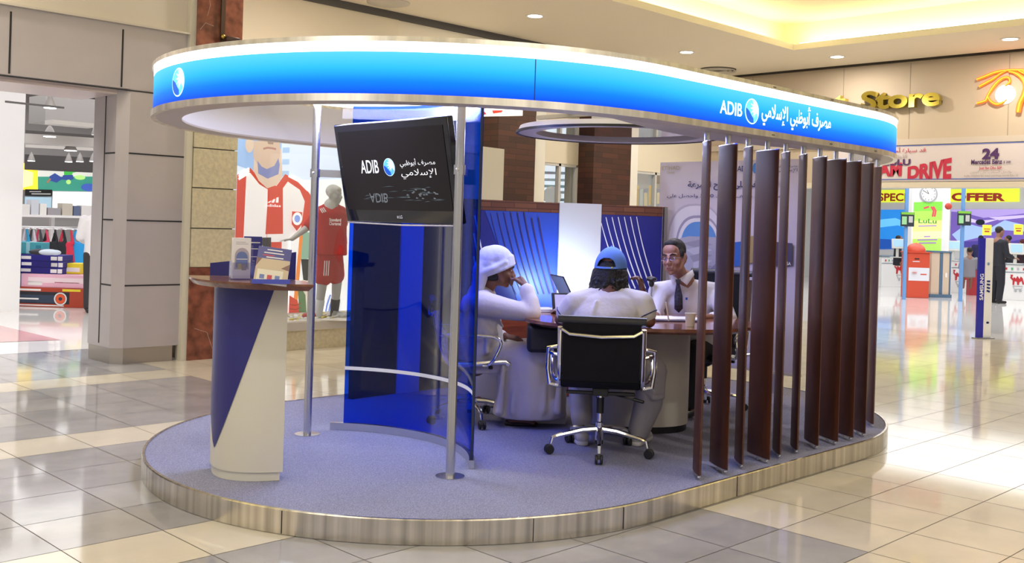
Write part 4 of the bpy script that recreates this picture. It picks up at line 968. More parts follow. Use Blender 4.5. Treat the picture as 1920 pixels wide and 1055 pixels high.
# ---- office chairs, built facing +Y then placed
def chair(nm_label, loc, face, high=False, cast=0.0):
    r = thing('office_chair', nm_label, 'chair', (0, 0, 0), 'black and chrome swivel office chairs')
    k = 1.0
    top = .89 if not high else 1.12
    prof = [(.25, .455), (.22, .475), (.12, .47), (-.05, .452), (-.16, .455), (-.215, .50), (-.245, .60), (-.27, .72), (-.29, top-.05), (-.298, top)]
    def sling(i0, i1, nm, w=.48):
        b = MB(); vs = []; P = prof[i0:i1]
        for j, (y, z) in enumerate(P):
            a = P[max(j-1, 0)]; c = P[min(j+1, len(P)-1)]; d = Vector((c[0]-a[0], c[1]-a[1])).normalized(); n = Vector((-d.y, d.x))*.012
            for x in (-w/2, w/2): vs += [(x, y+n.x, z+n.y), (x, y-n.x, z-n.y)]
        N = len(P); fs = []
        for j in range(N-1):
            o, q = 4*j, 4*j+4; fs += [(o, o+2, q+2, q), (o+1, q+1, q+3, o+3), (o, q, q+1, o+1), (o+2, o+3, q+3, q+2)]
        fs += [(0, 1, 3, 2), (4*N-4, 4*N-2, 4*N-1, 4*N-3)]
        b.add(vs, fs, BLACKF); return b.build(nm, r, smooth=50)
    sling(0, 6, 'seat', .49); sling(5, 10, 'backrest', .49)
    b = MB(); y, z = prof[-1]; b.tube([(-.275, y, z), (.275, y, z)], .026, M('vinyl_roll', (.03, .03, .035), .3), n=14, up0=(0, 0, 1)); b.build('head_roll', r)
    if high: pass
    for s in (-1, 1):
        b = MB(); P = [(s*.262, y+.0, z) for y, z in prof[:9]]
        P2 = []
        for a, c in zip(P, P[1:]): P2 += [Vector(a).lerp(Vector(c), f) for f in (0, .5)]
        P2.append(Vector(P[-1])); b.tube(P2, .020, CHROME, n=10, flat=.8, up0=(1, 0, 0)); b.build('side_rail', r)
        b = MB()
        arm = [(s*.27, -.255, .66), (s*.33, -.22, .672), (s*.335, -.05, .672), (s*.335, .1, .665), (s*.335, .165, .64), (s*.335, .175, .60), (s*.33, .13, .50), (s*.30, .09, .455), (s*.265, .06, .45)]
        q = [Vector(p) for p in arm]; sm = []
        for i in range(len(q)-1):
            a, b0, c, d = q[max(i-1, 0)], q[i], q[i+1], q[min(i+2, len(q)-1)]
            for f in (0, .33, .66): sm.append(.5*((2*b0)+(c-a)*f+(2*a-5*b0+4*c-d)*f*f+(3*b0-a-3*c+d)*f**3))
        sm.append(q[-1]); b.tube(sm, .012, CHROME, n=10)
        # flat outer loop behind the arm as seen from the back
        b.tube([(s*.275, -.235, .71), (s*.335, -.225, .70), (s*.338, -.215, .57), (s*.325, -.2, .47), (s*.27, -.19, .455)], .013, CHROME, n=8, up0=(0, 1, 0))
        b.build('armrest', r)
    b = MB(); zz = top-.09; b.tube([(-.25, -.31, zz+.03), (-.2, -.318, zz), (0, -.325, zz-.012), (.2, -.318, zz), (.25, -.31, zz+.03)], .012, CHROME, n=10); b.build('cross_bar', r)
    b = MB(); b.box((0, -.02, .415), (.10, .22, .05), BLACK); b.box((0, -.10, .405), (.44, .03, .022), BLACK); b.box((0, .12, .425), (.44, .03, .022), BLACK); b.tube([(.05, -.05, .40), (.2, -.1, .375), (.27, -.12, .365)], .006, BLACK); b.tube([(.21, -.1, .375), (.28, -.125, .363)], .011, BLACK); b.build('tilt_mechanism', r, bevel=.005)
    b = MB(); b.lathe([(.028, .085), (.028, .20), (.018, .205), (.018, .39)], CHROME); b.lathe([(.024, .26), (.024, .36), (.03, .36)], BLACK); b.lathe([(.026, .06), (.026, .085)], BLACK); b.build('column', r)
    for i in range(5):
        a = radians(cast+72*i); c, s_ = cos(a), sin(a)
        b = MB(); b.tube([(c*.02, s_*.02, .155), (c*.12, s_*.12, .15), (c*.28, s_*.28, .118), (c*.315, s_*.315, .105), (c*.325, s_*.325, .065)], [.02, .018, .014, .013, .011], CHROME, n=8); leg = b.build('base_leg', r)
        b = MB(); tx, ty = -s_, c
        for e in (-1, 1):
            ctr = Vector((c*.325+tx*.016*e+c*.012, s_*.325+ty*.016*e+s_*.012, .031)); T = Matrix.Translation(ctr) @ Matrix((Vector((c, s_, 0)), Vector((0, 0, 1)), Vector((tx, ty, 0)))).transposed().to_4x4()
            b.lathe([(0, -.009), (.026, -.009), (.03, -.005), (.03, .005), (.026, .009), (0, .009)], BLACK, n=18, T=T)
        b.bar((c*.325, s_*.325, .06), (c*.337, s_*.337, .031), .02, .02, BLACK); b.build('caster', leg)
    r.location = loc; r.rotation_euler.z = face
    return r
def faceto(dx, dy):   # camera-frame direction to world heading of +Y
    v = cf(dx, dy); return atan2(v.y, v.x)-pi/2
CH1 = cf(.60, 6.72, PZ+.0015); CH2 = cf(-.28, 7.68, PZ+.0015); CH3 = cf(1.60, 8.45, PZ+.0015)
chair('black mesh office chair seen from behind, under the man in the blue cap', CH1, faceto(.10, 1), cast=55)
chair('black office chair turned sideways beside the glass screen, under the robed man', CH2, faceto(1, .12), cast=10)
chair('high-backed black office chair behind the slats, under the banker', CH3, faceto(-.55, -.8), True)
# ================================================================ PEOPLE
def skin(n, c): return M(n, c, .5, bump=(60, .05))
def cloth(n, c, amp=.35, sc=14):
    return M(n, c, .8, spec=.2, bump=(sc, amp))
def face_frame(o, fwd, up=(0, 0, 1)):
    f = Vector(fwd).normalized(); r = f.cross(Vector(up)).normalized(); u = r.cross(f)
    m = Matrix((r, f, u)).transposed().to_4x4(); m.translation = Vector(o); return m
def head(b, T, s=1.0, ears=True, neck=None):
    def E_(c, r): b.ell(tuple(x*s for x in c), tuple(x*s for x in r), T)
    def C_(p, q, r0, r1): b.cap(T @ (Vector(p)*s), T @ (Vector(q)*s), r0*s, r1*s)
    E_((0, -.012, .040), (.075, .097, .084)); E_((0, .022, -.022), (.064, .066, .078)); E_((0, .030, -.078), (.049, .054, .036)); E_((0, .066, -.104), (.021, .020, .017))
    for x in (-1, 1):
        E_((x*.038, .056, -.036), (.024, .026, .024)); C_((x*.012, .088, .016), (x*.05, .070, .017), .010, .009); C_((x*.05, .02, -.08), (x*.062, -.005, -.035), .016, .018)
        E_((x*.012, .102, -.040), (.009, .011, .009))
        if ears: E_((x*.078, -.008, -.012), (.011, .021, .034)); E_((x*.083, -.012, .006), (.008, .018, .018))
    C_((0, .086, .012), (0, .112, -.034), .009, .013); E_((0, .108, -.038), (.012, .012, .011))
    C_((-.02, .088, -.064), (.02, .088, -.064), .008, .008); C_((-.017, .086, -.077), (.017, .086, -.077), .009, .009)
    E_((0, .064, .055), (.05, .03, .04))
    for x in (-1, 1): C_((x*.018, .082, .004), (x*.044, .074, .003), .0065, .006); C_((x*.02, .078, -.013), (x*.042, .073, -.012), .005, .005)
def face_parts(T, s, par, skin_m, glasses=False, dark=(.02, .012, .01)):
    ew = M('eye_white', (.6, .58, .55), .3); ir = M('iris_brown', (.02, .01, .006), .2); br = M('brow_hair', dark, .8); lp = M('lip_tone', (.22, .08, .06), .5)
    for x in (-1, 1):
        b = MB(); b.sph(T @ (Vector((x*.030, .0735, -.003))*s), (.0135*s, .0135*s, .0085*s), ew); b.sph(T @ (Vector((x*.030, .0835, -.003))*s), .0055*s, ir); b.build('eye', par)
        b = MB(); b.tube([T @ (Vector(p)*s) for p in ((x*.012, .098, .018), (x*.030, .094, .026), (x*.052, .078, .019))], [.004*s, .0055*s, .003*s], br, n=6); b.build('eyebrow', par)
    b = MB(); b.tube([T @ (Vector(p)*s) for p in ((-.022, .090, -.071), (0, .0965, -.070), (.022, .090, -.071))], [.003*s, .0065*s, .003*s], lp, n=8, flat=.8); b.build('lips', par)
    if glasses:
        b = MB(); gm = M('glasses_metal', (.25, .25, .28), .2, 1)
        for x in (-1, 1):
            b.tube([T @ (Vector((x*.031+.022*cos(a), .106-.005*abs(cos(a)), -.004+.014*sin(a)))*s) for a in [2*pi*i/16 for i in range(16)]], .0013*s, gm, n=5, closed=True)
            b.tube([T @ (Vector(p)*s) for p in ((x*.053, .100, -.002), (x*.075, .05, .0), (x*.082, 0, .004))], .0013*s, gm, n=5)
            b.add([T @ (Vector((x*.031+.021*cos(a), .1055, -.004+.013*sin(a)))*s) for a in [2*pi*i/16 for i in range(16)]], [tuple(range(16))], glassy('lens_glass', (.93, .95, 1), .03))
        b.tube([T @ (Vector((x, .108, -.002))*s) for x in (-.01, .01)], .0013*s, gm, n=5); b.build('glasses', par)
def hand(b, wrist, dirv, back, side=1, s=1.0, curl=(.35, .5, .4), spread=.06, thumb=.6):
    """dirv: towards the knuckles; back: normal of the back of the hand; side=+1 puts the thumb on dirv x back"""
    d = Vector(dirv).normalized(); n = Vector(back); n = (n-d*n.dot(d)).normalized(); x = d.cross(n)*side
    P = lambda a, c, e: Vector(wrist)+(x*a+d*c+n*e)*s
    for a in (-.026, -.009, .009, .026): b.cap(P(a*.7, .012, 0), P(a, .078, 0), .0135*s, .0115*s)
    b.ell_at = None
    for i, (a, L) in enumerate(((.029, .070), (.010, .079), (-.010, .073), (-.028, .058))):
        p = P(a, .082, 0); th = 0; dx = a*spread*10*.1
        for j, (f, c) in enumerate(zip((.45, .31, .26), curl)):
            th += c; q = p+(d*cos(th)-n*sin(th)+x*dx*(1 if j == 0 else 0)).normalized()*L*f*s; r = (.0095, .0088, .008, .0068)
            b.cap(p, q, r[j]*s, r[j+1]*s); p = q
    p0 = P(.024, .018, -.002); p1 = P(.048+.01*thumb, .045, -.012); p2 = P(.054, .072, -.022); p3 = P(.050, .094, -.028)
    b.cap(p0, p1, .014*s, .0115*s); b.cap(p1, p2, .011*s, .0095*s); b.cap(p2, p3, .0095*s, .008*s)
def hull_torso(b, secs):
    """secs: list of (centre, right vec scaled half width, fwd vec scaled half depth) ellipses joined by thick capsules"""
    for (c0, r0, f0), (c1, r1, f1) in zip(secs, secs[1:]):
        vs = []; n = 20
        for c, r, f in ((c0, r0, f0), (c1, r1, f1)):
            for i in range(n):
                a = 2*pi*i/n; vs.append(Vector(c)+Vector(r)*cos(a)+Vector(f)*sin(a))
        b.add(vs, [tuple(reversed(range(n))), tuple(n+i for i in range(n))]+[(i, (i+1) % n, n+(i+1) % n, n+i) for i in range(n)], None)
    return b
VX, VY = cf(1, 0), cf(0, 1)
def robed_man():
    t = thing('person', 'person in white robe and wrapped white headscarf leaning on the desk, chin on hand', 'person', at(905, 690, 7.7)*1.0)
    sk = skin('skin_brown', (.20, .085, .05)); rb = cloth('robe_white', (.70, .64, .56), .5, 8)
    hc = at(934, 503, 7.55); fw = cf(1, .22)+Vector((0, 0, -.10)); T = face_frame(hc, fw); s = 1.10
    B = Blob(); head(B, T, s)
    neck = at(908, 545, 7.62); B.cap(hc+Vector((0, 0, -.05))-cf(.03, 0), neck, .056, .062)
    sn = at(905, 568, 7.42); sf = at(915, 562, 7.86)      # near and far shoulder
    el = at(1000, 594, 7.42)+Vector((0, 0, .012)); wr = at(985, 536, 7.48)
    B.cap(neck, sn, .06, .055); B.cap(sn, el, .05, .04); B.cap(el, wr, .042, .027)
    hand(B, wr, at(967, 522, 7.50)-wr, cf(.3, -.2, 1), side=1, s=1.05, curl=(.9, .9, .6))
    B.cap(wr, at(976, 524, 7.5), .026, .026)
    pel = at(893, 672, 7.72)
    B.chain([neck, at(895, 600, 7.66), pel], [.08, .13, .13])
    el2 = at(925, 625, 7.92); wr2 = at(952, 630, 7.72); B.cap(sf, el2, .048, .04); B.cap(el2, wr2, .04, .027)
    hand(B, wr2, cf(1, -.15, -.15), cf(0, -.3, 1), side=-1, s=1.0, curl=(.35, .4, .3))
    kn = at(1018, 662, 7.50); kf = at(1030, 655, 7.84); an = at(968, 770, 7.55); af = at(1005, 772, 7.82)
    for hp, k, a in ((pel+cf(.02, -.1), kn, an), (pel+cf(.02, .1), kf, af)):
        B.chain([hp, k, a], [.085, .065, .042]); f = Vector((a.x, a.y, PZ+.035)); B.cap(a, f, .04, .038); B.cap(f, f+cf(.15, -.02, -.008), .038, .026)
    B.done('body', sk, t, .0085, 3)
    face_parts(T, s, t, sk)
    # robe
    R = Blob(); up = Vector((0, 0, 1))
    hull_torso(R, [(neck+up*-.0, cf(.085, 0), cf(0, .10)), (at(905, 560, 7.63), cf(.115, 0), cf(0, .21)), (at(905, 600, 7.64), cf(.15, 0), cf(0, .215)), (at(908, 640, 7.66), cf(.16, 0), cf(0, .20)), (at(903, 692, 7.70), cf(.17, 0), cf(0, .21))])
    R.chain([at(893, 545, 7.6), at(884, 590, 7.6), at(880, 640, 7.64), at(884, 672, 7.68)], [.06, .08, .10, .11])
    R.cap(neck+cf(0, 0, -.01), sn, .07, .085); R.cap(neck, sf, .07, .08); R.chain([sn, sn.lerp(el, .5), el+up*.012], [.095, .08, .064])
    R.chain([el+up*.014, at(996, 566, 7.44), at(989, 548, 7.47)], [.066, .062, .050]); R.cap(at(990, 552, 7.46), at(988, 545, 7.47), .056, .056)
    R.chain([sf, el2, at(944, 629, 7.76)], [.08, .062, .045])
    for hp, k in ((pel+cf(.02, -.1, .02), kn), (pel+cf(.02, .1, .02), kf)): R.chain([hp, k], [.118, .088])
    R.chain([at(930, 672, 7.6), at(985, 668, 7.62)], [.12, .10])
    # skirt falls from knees to the ankles
    hull_torso(R, [(at(985, 650, 7.66), cf(.25, 0), cf(0, .22)), (at(995, 680, 7.66), cf(.24, 0), cf(0, .24)), (at(1000, 740, 7.66), cf(.25, 0), cf(0, .25)), (at(1000, 778, 7.66), cf(.28, 0), cf(0, .26))])
    random.seed(5)
    for k in range(5):   # hanging folds
        f = k/4; x0 = 942+f*95; x1 = 946+f*108; R.chain([at(x0+8, 672, 7.47+.03*(k % 2)), at(x1, 730, 7.45), at(x1-2, 772, 7.44)], [.016, .022, .032])
    for k in range(5): R.chain([at(896+k*5, 572+k*16, 7.44), at(930-k*3, 590+k*17, 7.46), at(945-k*9, 612+k*14, 7.5)], [.012, .022, .012])
    R.done('robe', rb, t, .011, 3)
    # inner placket and belt seam
    # headscarf: wrap, band and tail
    Hh = Blob(); Tm = T
    Hh.ell((0, -.07*s, .03*s), (.088*s, .085*s, .085*s), Tm)
    Lc = lambda x, y, z: Tm @ (Vector((x, y, z))*s)
    for k, (zf, zb_) in enumerate(((.048, -.065), (.064, -.040), (.080, -.010), (.094, .03))):
        kk = 1-.05*k; ring = [Lc(.090*kk*cos(a), -.012+.108*kk*sin(a), (zf+zb_)/2+(zf-zb_)/2*sin(a)) for a in [2*pi*i/18 for i in range(19)]]; Hh.chain(ring, [.0145*s]*19)
    Hh.ell((0, -.025*s, .075*s), (.092*s, .108*s, .082*s), Tm); Hh.ell((0, -.07*s, .06*s), (.088*s, .085*s, .085*s), Tm)
    Hh.chain([Lc(.0, -.10, .05), Lc(.02, -.125, -.02), Lc(.02, -.12, -.08), Lc(.0, -.13, -.12)], [.055, .058, .05, .045])
    Hh.chain([Lc(.03, -.115, -.06), at(893, 553, 7.5), at(878, 562, 7.5), at(872, 575, 7.5)], [.05, .045, .045, .04])
    Hh.chain([Lc(-.08, .02, .05), Lc(-.085, -.05, .0), Lc(-.05, -.12, -.04)], [.022, .024, .03]); Hh.chain([Lc(.08, .02, .05), Lc(.085, -.05, .0), Lc(.05, -.12, -.04)], [.022, .026, .032])
    Hh.done('headscarf', cloth('scarf_white', (.66, .66, .74), .4, 9), t, .008, 2)
    hr = Blob(); hr.ell((0, -.035*s, -.035*s), (.082*s, .075*s, .055*s), Tm); hr.done('hair', M('hair_black', (.008, .007, .008), .6, bump=(60, .6)), t, .008, 1)
    for a, nm in ((an, 0), (af, 1)):
        b = Blob(); f = Vector((a.x, a.y, PZ+.02)); b.cap(f-cf(.03, 0, .002), f+cf(.17, -.02, -.004), .028, .02); b.ell((0, 0, 0), (.13, .048, .014), Matrix.Translation(f+cf(.07, -.01, .0)) @ Matrix.Rotation(-pi/4, 4, 'Z')); b.done('sandal', M('sandal_dark', (.03, .018, .015), .5), t, .009, 1)
robed_man()
def cap_man():
    t = thing('person', 'person in white t-shirt and light blue cap seen from behind, right hand raised', 'person', at(1130, 700, 6.8))
    sk = skin('skin_tan', (.17, .07, .045)); sh = cloth('tshirt_white', (.68, .65, .66), .6, 10); up = Vector((0, 0, 1))
    hc = at(1146, 508, 7.12); fw = cf(.42, 1)+Vector((0, 0, -.12)); T = face_frame(hc, fw); s = 1.08
    B = Blob(); head(B, T, s); neck = at(1143, 552, 7.02); B.cap(hc+up*-.05, neck, .06, .065)
    sl = at(1080, 572, 6.98); sr = at(1203, 574, 6.98); pel = at(1132, 694, 6.80)
    ell = at(1054, 600, 7.02); hl = at(1078, 600, 7.25); err = at(1219, 606, 6.96); wr = at(1206, 553, 7.12)
    B.chain([neck, at(1138, 610, 6.93), pel], [.09, .14, .15])
    B.cap(neck, sl, .06, .06); B.cap(neck, sr, .06, .06); B.chain([sl, ell, hl], [.055, .046, .032]); B.cap(sr, err, .058, .048); B.cap(err, wr, .046, .03)
    hand(B, wr, at(1196, 512, 7.12)-wr, cf(1, .25, .1), side=-1, s=1.1, curl=(.75, .8, .5), spread=.2); hand(B, hl, cf(.4, .8, -.02), up, side=-1, s=1.05, curl=(.2, .3, .2))
    kl = at(1092, 700, 7.28); kr = at(1228, 700, 6.98); al = at(1098, 800, 6.98); ar = at(1206, 818, 7.02)
    for hp, k, a, dd in ((pel+cf(-.1, .02), kl, al, cf(-.05, .2)), (pel+cf(.1, .02), kr, ar, cf(.1, .2))):
        B.chain([hp, k, a], [.09, .068, .043]); f = Vector((a.x, a.y, PZ+.045)); B.cap(a, f, .042, .038); B.cap(f, f+dd*.7+up*-.012, .036, .028)
    B.done('body', sk, t, .009, 3); face_parts(T, s, t, sk)
    R = Blob()
    hull_torso(R, [(at(1143, 546, 7.02), cf(.10, 0), cf(.0, .085)), (at(1141, 560, 7.0), cf(.20, 0), cf(0, .13)), (at(1139, 585, 6.96), cf(.235, 0), cf(0, .15)), (at(1137, 620, 6.9), cf(.225, 0), cf(0, .15)), (at(1134, 665, 6.84), cf(.21, 0), cf(0, .15)), (at(1133, 700, 6.80), cf(.215, 0), cf(0, .16))])
    R.cap(neck+up*-.01, sl, .07, .088); R.cap(neck+up*-.01, sr, .07, .088)
    R.cap(sl, sl.lerp(ell, .60), .088, .076); R.cap(sr, sr.lerp(err, .50), .09, .082)
    for k in range(4): R.chain([at(1120+k*14, 566+k*8, 6.85), at(1110+k*10, 600+k*5, 6.815), at(1100+k*9, 625+k*3, 6.80)], [.008, .018, .01])
    R.done('t_shirt', sh, t, .011, 4)
    b = Blob(); q = sl.lerp(ell, .60); d = (ell-sl).normalized()
    for qq, dd, r in ((q+d*.012, d, .078), (sr.lerp(err, .50)+(err-sr).normalized()*.016, (err-sr).normalized(), .084)):
        x = dd.orthogonal().normalized(); y = dd.cross(x); hull_torso(b, [(qq, x*r, y*r), (qq+dd*.008, x*r, y*r)])
    b.done('sleeve_trim', M('trim_navy', (.03, .03, .14), .7), t, .006, 1)
    P = Blob(); P.chain([pel+cf(-.08, 0), pel+cf(.08, 0)], [.16, .16])
    P.chain([pel+cf(-.1, .02), kl], [.13, .092]); P.chain([kl, al+up*.06], [.09, .075]); P.cap(al+up*.07, al+up*.03, .07, .066)
    P.chain([pel+cf(.1, .02), kr], [.135, .100]); P.chain([kr, kr.lerp(ar, .5)+cf(.02, 0), ar+up*.02], [.102, .098, .075])
    for k in range(5): P.chain([kr+cf(-.09, -.04, .04-k*.03), kr+cf(.0, -.095, -.01-k*.04), kr+cf(.08, -.05, -.05-k*.03)], [.01, .018, .01])
    P.done('trousers', cloth('trousers_grey', (.36, .34, .38), .5, 10), t, .011, 3)
    # hair under the cap: dark bob of locks
    Hr = Blob(); Hr.ell((0, -.035*s, -.02*s), (.098*s, .094*s, .10*s), T); random.seed(11)
    for k in range(44):
        a = pi+radians(-14)+radians(208)*(k % 22)/21; rr = .092 if k < 22 else .078; p = T @ (Vector((rr*cos(a), -.03+rr*sin(a)*.95, -.02))*s); q = T @ (Vector(((rr+.018+random.uniform(-.012, .014))*cos(a), -.035+(rr+.014)*sin(a), -.125+random.uniform(-.022, .02)))*s)
        Hr.chain([p, p.lerp(q, .55)+up*.0, q], [.023, .020, .010])
        for _ in range(2): e = q+cf(random.uniform(-.032, .032), -.014, random.uniform(-.03, .0)); Hr.cap(q, e, .011, .003)
    for k in range(90):   # loose curls around the lower edge
        a = pi+radians(-16)+radians(212)*random.random(); r0 = .098+.022*random.random(); z = -.06-.085*random.random()-.01
        p = T @ (Vector((r0*cos(a), -.032+r0*sin(a), z))*s); d1 = cf(random.uniform(-1, 1), random.uniform(-.6, -.1), random.uniform(-1, .2)).normalized(); q = p+d1*.018
        Hr.chain([p, q, q+cf(random.uniform(-.012, .012), -.004, -.012)], [.011, .0085, .003])
    Hr.done('hair', M('hair_black', (.008, .007, .008), .45, bump=(60, .6)), t, .0055, 0)
    # cap with an arched opening at the back and a peak in front
    C_ = MB(); cm = M('cap_blue', (.13, .25, .62), .85, spec=.2, bump=(120, .15)); vs = []; n = 144; m = 44; R0 = (.101*s, .116*s, .136*s)
    def cp(a, e, k=1.0): return T @ Vector((R0[0]*k*cos(e)*cos(a), -.022*s+R0[1]*k*cos(e)*sin(a), .004*s-.020*s*(-sin(a) if sin(a) < 0 else 0)*cos(e)+R0[2]*k*sin(e)))
    for j in range(m+1):
        for i in range(n): vs.append(cp(2*pi*i/n, radians(2+88*j/m)))
    fs = []
    for j in range(m):
        for i in range(n):
            a = 2*pi*(i+.5)/n; back = abs(((a-1.5*pi+pi) % (2*pi))-pi); 
            if 3 <= j and j < 15 and back < .64*(max(0, 1-((j-3)/12.2)**2))**.5: continue
            fs.append((j*n+i, j*n+(i+1) % n, (j+1)*n+(i+1) % n, (j+1)*n+i))
    C_.add(vs, fs, cm)
    for k in range(6): # seams
        a = 2*pi*k/6+.26+pi/6; C_.tube([cp(a, radians(32+58*j/8), 1.006) for j in range(9)], .0016, cm, n=5)
    C_.sph(cp(0, pi/2, 1.0), .008, cm); cp_o = C_.build('cap', t, smooth=60); md = cp_o.modifiers.new('thick', 'SOLIDIFY'); md.thickness = .003; md.offset = 1
    b = MB(); b.tube([cp(1.5*pi+(-.75+1.5*k/14), radians(4), 1.015) for k in range(15)], .010, cm, n=8, flat=.4, up0=(0, 0, 1)); b.sph(cp(1.5*pi+.42, radians(5), 1.03), .008, M('brass', (.6, .45, .1), .3, 1)); b.build('cap_strap', cp_o)
    b = MB(); vs = []; n2 = 16
    for k in range(n2+1):
        a = pi/2+(-1.05+2.1*k/n2); vs.append(cp(a, radians(3), 1.0)); f = cos((a-pi/2)*1.4); q = cp(a, radians(3), 1.0); vs.append(q+(T.to_3x3() @ Vector((0, .075*s*f+.01, -.014*f))))
    b.add(vs, [(2*k, 2*k+1, 2*k+3, 2*k+2) for k in range(n2)], cm); o = b.build('cap_peak', cp_o, smooth=60); md = o.modifiers.new('thick', 'SOLIDIFY'); md.thickness = .004
    for a, dd in ((al, cf(-.05, .2)), (ar, cf(.1, .2))):
        f = Vector((a.x, a.y, PZ+.04)); b = Blob(); b.chain([f-dd.normalized()*.035+up*.012, f+dd*.35+up*.008, f+dd*.85-up*.008], [.046, .042, .036])
        b.done('sneaker', M('sneaker_grey', (.5, .48, .5), .6), t, .009, 2)
        b = Blob(); b.chain([f-dd.normalized()*.035-up*.022, f+dd*.85-up*.022], [.042, .038]); 
        o = b.done('sole', M('sole_white', (.7, .68, .7), .6), t, .009, 1)
        mn = min(v.co.z for v in o.data.vertices)+wl(t).z
        for v in o.data.vertices:
            if v.co.z+wl(t).z < PZ+.002: v.co.z = PZ+.002-wl(t).z
    b = MB(); wq = hl.lerp(ell, .2); b.tube([wq+cf(.035*cos(a), 0, .035*sin(a)) for a in [2*pi*i/14 for i in range(14)]], .007, M('wrist_band', (.5, .45, .55), .5), n=6, closed=True); b.build('bracelet', t)
cap_man()
def banker():
    t = thing('person', 'person with short dark hair and glasses in white shirt and dark tie behind the desk', 'person', at(1285, 660, 8.35))
    sk = skin('skin_olive', (.30, .145, .10)); sh = cloth('shirt_white', (.68, .66, .72), .45, 9); up = Vector((0, 0, 1))
    hc = at(1262, 488, 8.06); fw = cf(-.62, -1)+Vector((0, 0, -.04)); T = face_frame(hc, fw, (0.0, 0, 1)); s = 1.12
    T = T @ Matrix.Rotation(radians(5), 4, 'Y')
    B = Blob(); head(B, T, s); neck = at(1281, 532, 8.22); B.cap(hc+up*-.06+cf(.02, .03), neck, .056, .058)
    sr = at(1236, 553, 8.22); sl = at(1342, 556, 8.36); pel = at(1302, 660, 8.45)
    er = at(1224, 596, 8.02)+up*.02; hr_ = at(1222, 600, 7.86); wr = at(1236, 598, 7.84); el = at(1368, 606, 8.02); hl = at(1322, 602, 7.78)
    wr = at(1232, 600, 7.83)+up*.012; er = at(1226, 602, 8.12)+up*.02
    B.chain([neck, at(1290, 590, 8.34), pel], [.09, .15, .15]); B.cap(neck-up*.03, sr-up*.02, .045, .05); B.cap(neck-up*.03, sl-up*.02, .045, .05)
    B.chain([sr, er, wr], [.055, .045, .030]); B.chain([sl, el, hl], [.055, .045, .030])
    hand(B, wr, cf(-.75, -.45, -.03), up, side=-1, s=1.1, curl=(.25, .35, .3)); hand(B, hl, cf(-.8, -.5, 0), up, side=1, s=1.1, curl=(.3, .4, .3))
    for dx, dk in ((-.1, -.05), (.1, .12)):
        k = pel+cf(-.30+dx+dk, -.38, .0); a = Vector((k.x, k.y, PZ+.1)); B.chain([pel+cf(dx, 0), k, a], [.09, .068, .045]); f = Vector((a.x, a.y, PZ+.045)); B.cap(a, f, .042, .038); B.cap(f, f+cf(-.08, -.13, -.012), .036, .028)
    B.done('body', sk, t, .0075, 2); face_parts(T, s, t, sk, True)
    R = Blob()
    hull_torso(R, [(at(1280, 533, 8.22), cf(.066, 0), cf(0, .072)), (at(1281, 541, 8.23), cf(.10, 0), cf(0, .085)), (at(1286, 552, 8.27), cf(.20, .02), cf(0, .12)), (at(1289, 575, 8.30), cf(.235, .03), cf(0, .15)), (at(1293, 610, 8.34), cf(.225, .03), cf(0, .155)), (at(1300, 660, 8.42), cf(.22, 0), cf(0, .16))])
    R.cap(neck+up*-.035, sr, .06, .085); R.cap(neck+up*-.035, sl, .06, .085); R.cap(at(1268, 547, 8.185), at(1296, 543, 8.21), .058); R.cap(at(1294, 538, 8.22), at(1300, 545, 8.24), .05)
    R.chain([neck+up*.018+cf(.062*cos(a), .062*sin(a), .012*sin(a)) for a in [2*pi*i/12 for i in range(13)]], [.016]*13); R.chain([sr, sr.lerp(er, .5), er, er.lerp(wr, .62)], [.088, .078, .066, .05]); R.chain([sl, sl.lerp(el, .5), el, el.lerp(hl, .62)], [.088, .08, .068, .05])
    for k in range(5): R.chain([sr+cf(-.03+k*.012, -.075, -.05-k*.04), sr+cf(.03, -.09, -.08-k*.04)], [.014, .012])
    R.done('shirt', sh, t, .010, 3)
    # collar wings
    cw = M('collar_white', (.74, .72, .80), .6); b = MB()
    N0 = at(1273, 528, 8.10)
    def pt(px, py, Y): return at(px, py, Y)
    b.add([pt(1270, 529, 8.07), pt(1258, 519, 8.10), pt(1258, 531, 8.075), pt(1262, 539, 8.055)], [(0, 1, 2, 3)], cw)
    b.add([pt(1273, 529, 8.07), pt(1297, 512, 8.13), pt(1301, 522, 8.10), pt(1288, 541, 8.06)], [(0, 1, 2, 3)], cw)
    o = b.build('collar', t, smooth=60); md = o.modifiers.new('th', 'SOLIDIFY'); md.thickness = .006
    b = MB(); tm = M('tie_dark', (.035, .035, .06), .6, noise=((70, 70, 70), .8))
    pts = [(1266, 529), (1276, 529), (1274, 538), (1280, 560), (1281, 584), (1274, 592), (1266, 585), (1265, 560), (1268, 538)]
    dep = [8.05, 8.05, 8.06, 8.075, 8.09, 8.09, 8.09, 8.075, 8.06]
    b.add([at(x, y, d_) for (x, y), d_ in zip(pts, dep)], [(0, 1, 2, 8), (8, 2, 3, 7), (7, 3, 4, 6), (6, 4, 5)], tm); o = b.build('tie', t, smooth=60); md = o.modifiers.new('th', 'SOLIDIFY'); md.thickness = .012
    b = MB(); q = at(1288, 566, 8.10); b.add([q+cf(x, 0, z) for x, z in ((-.008, -.01), (.008, -.01), (.008, .01), (-.008, .01))], [(0, 1, 2, 3)], M('badge_blue', (.02, .08, .5), .5)); b.build('pocket_badge', t, smooth=0)
    P = Blob(); P.chain([pel+cf(-.08, 0), pel+cf(.08, 0)], [.15, .15])
    for dx, dk in ((-.1, -.05), (.1, .12)):
        k = pel+cf(-.30+dx+dk, -.38, .0); P.chain([pel+cf(dx, 0), k, Vector((k.x, k.y, PZ+.12))], [.12, .09, .065])
    P.done('trousers', cloth('trousers_dark', (.03, .03, .04)), t, .014, 2)
    Hr = Blob()
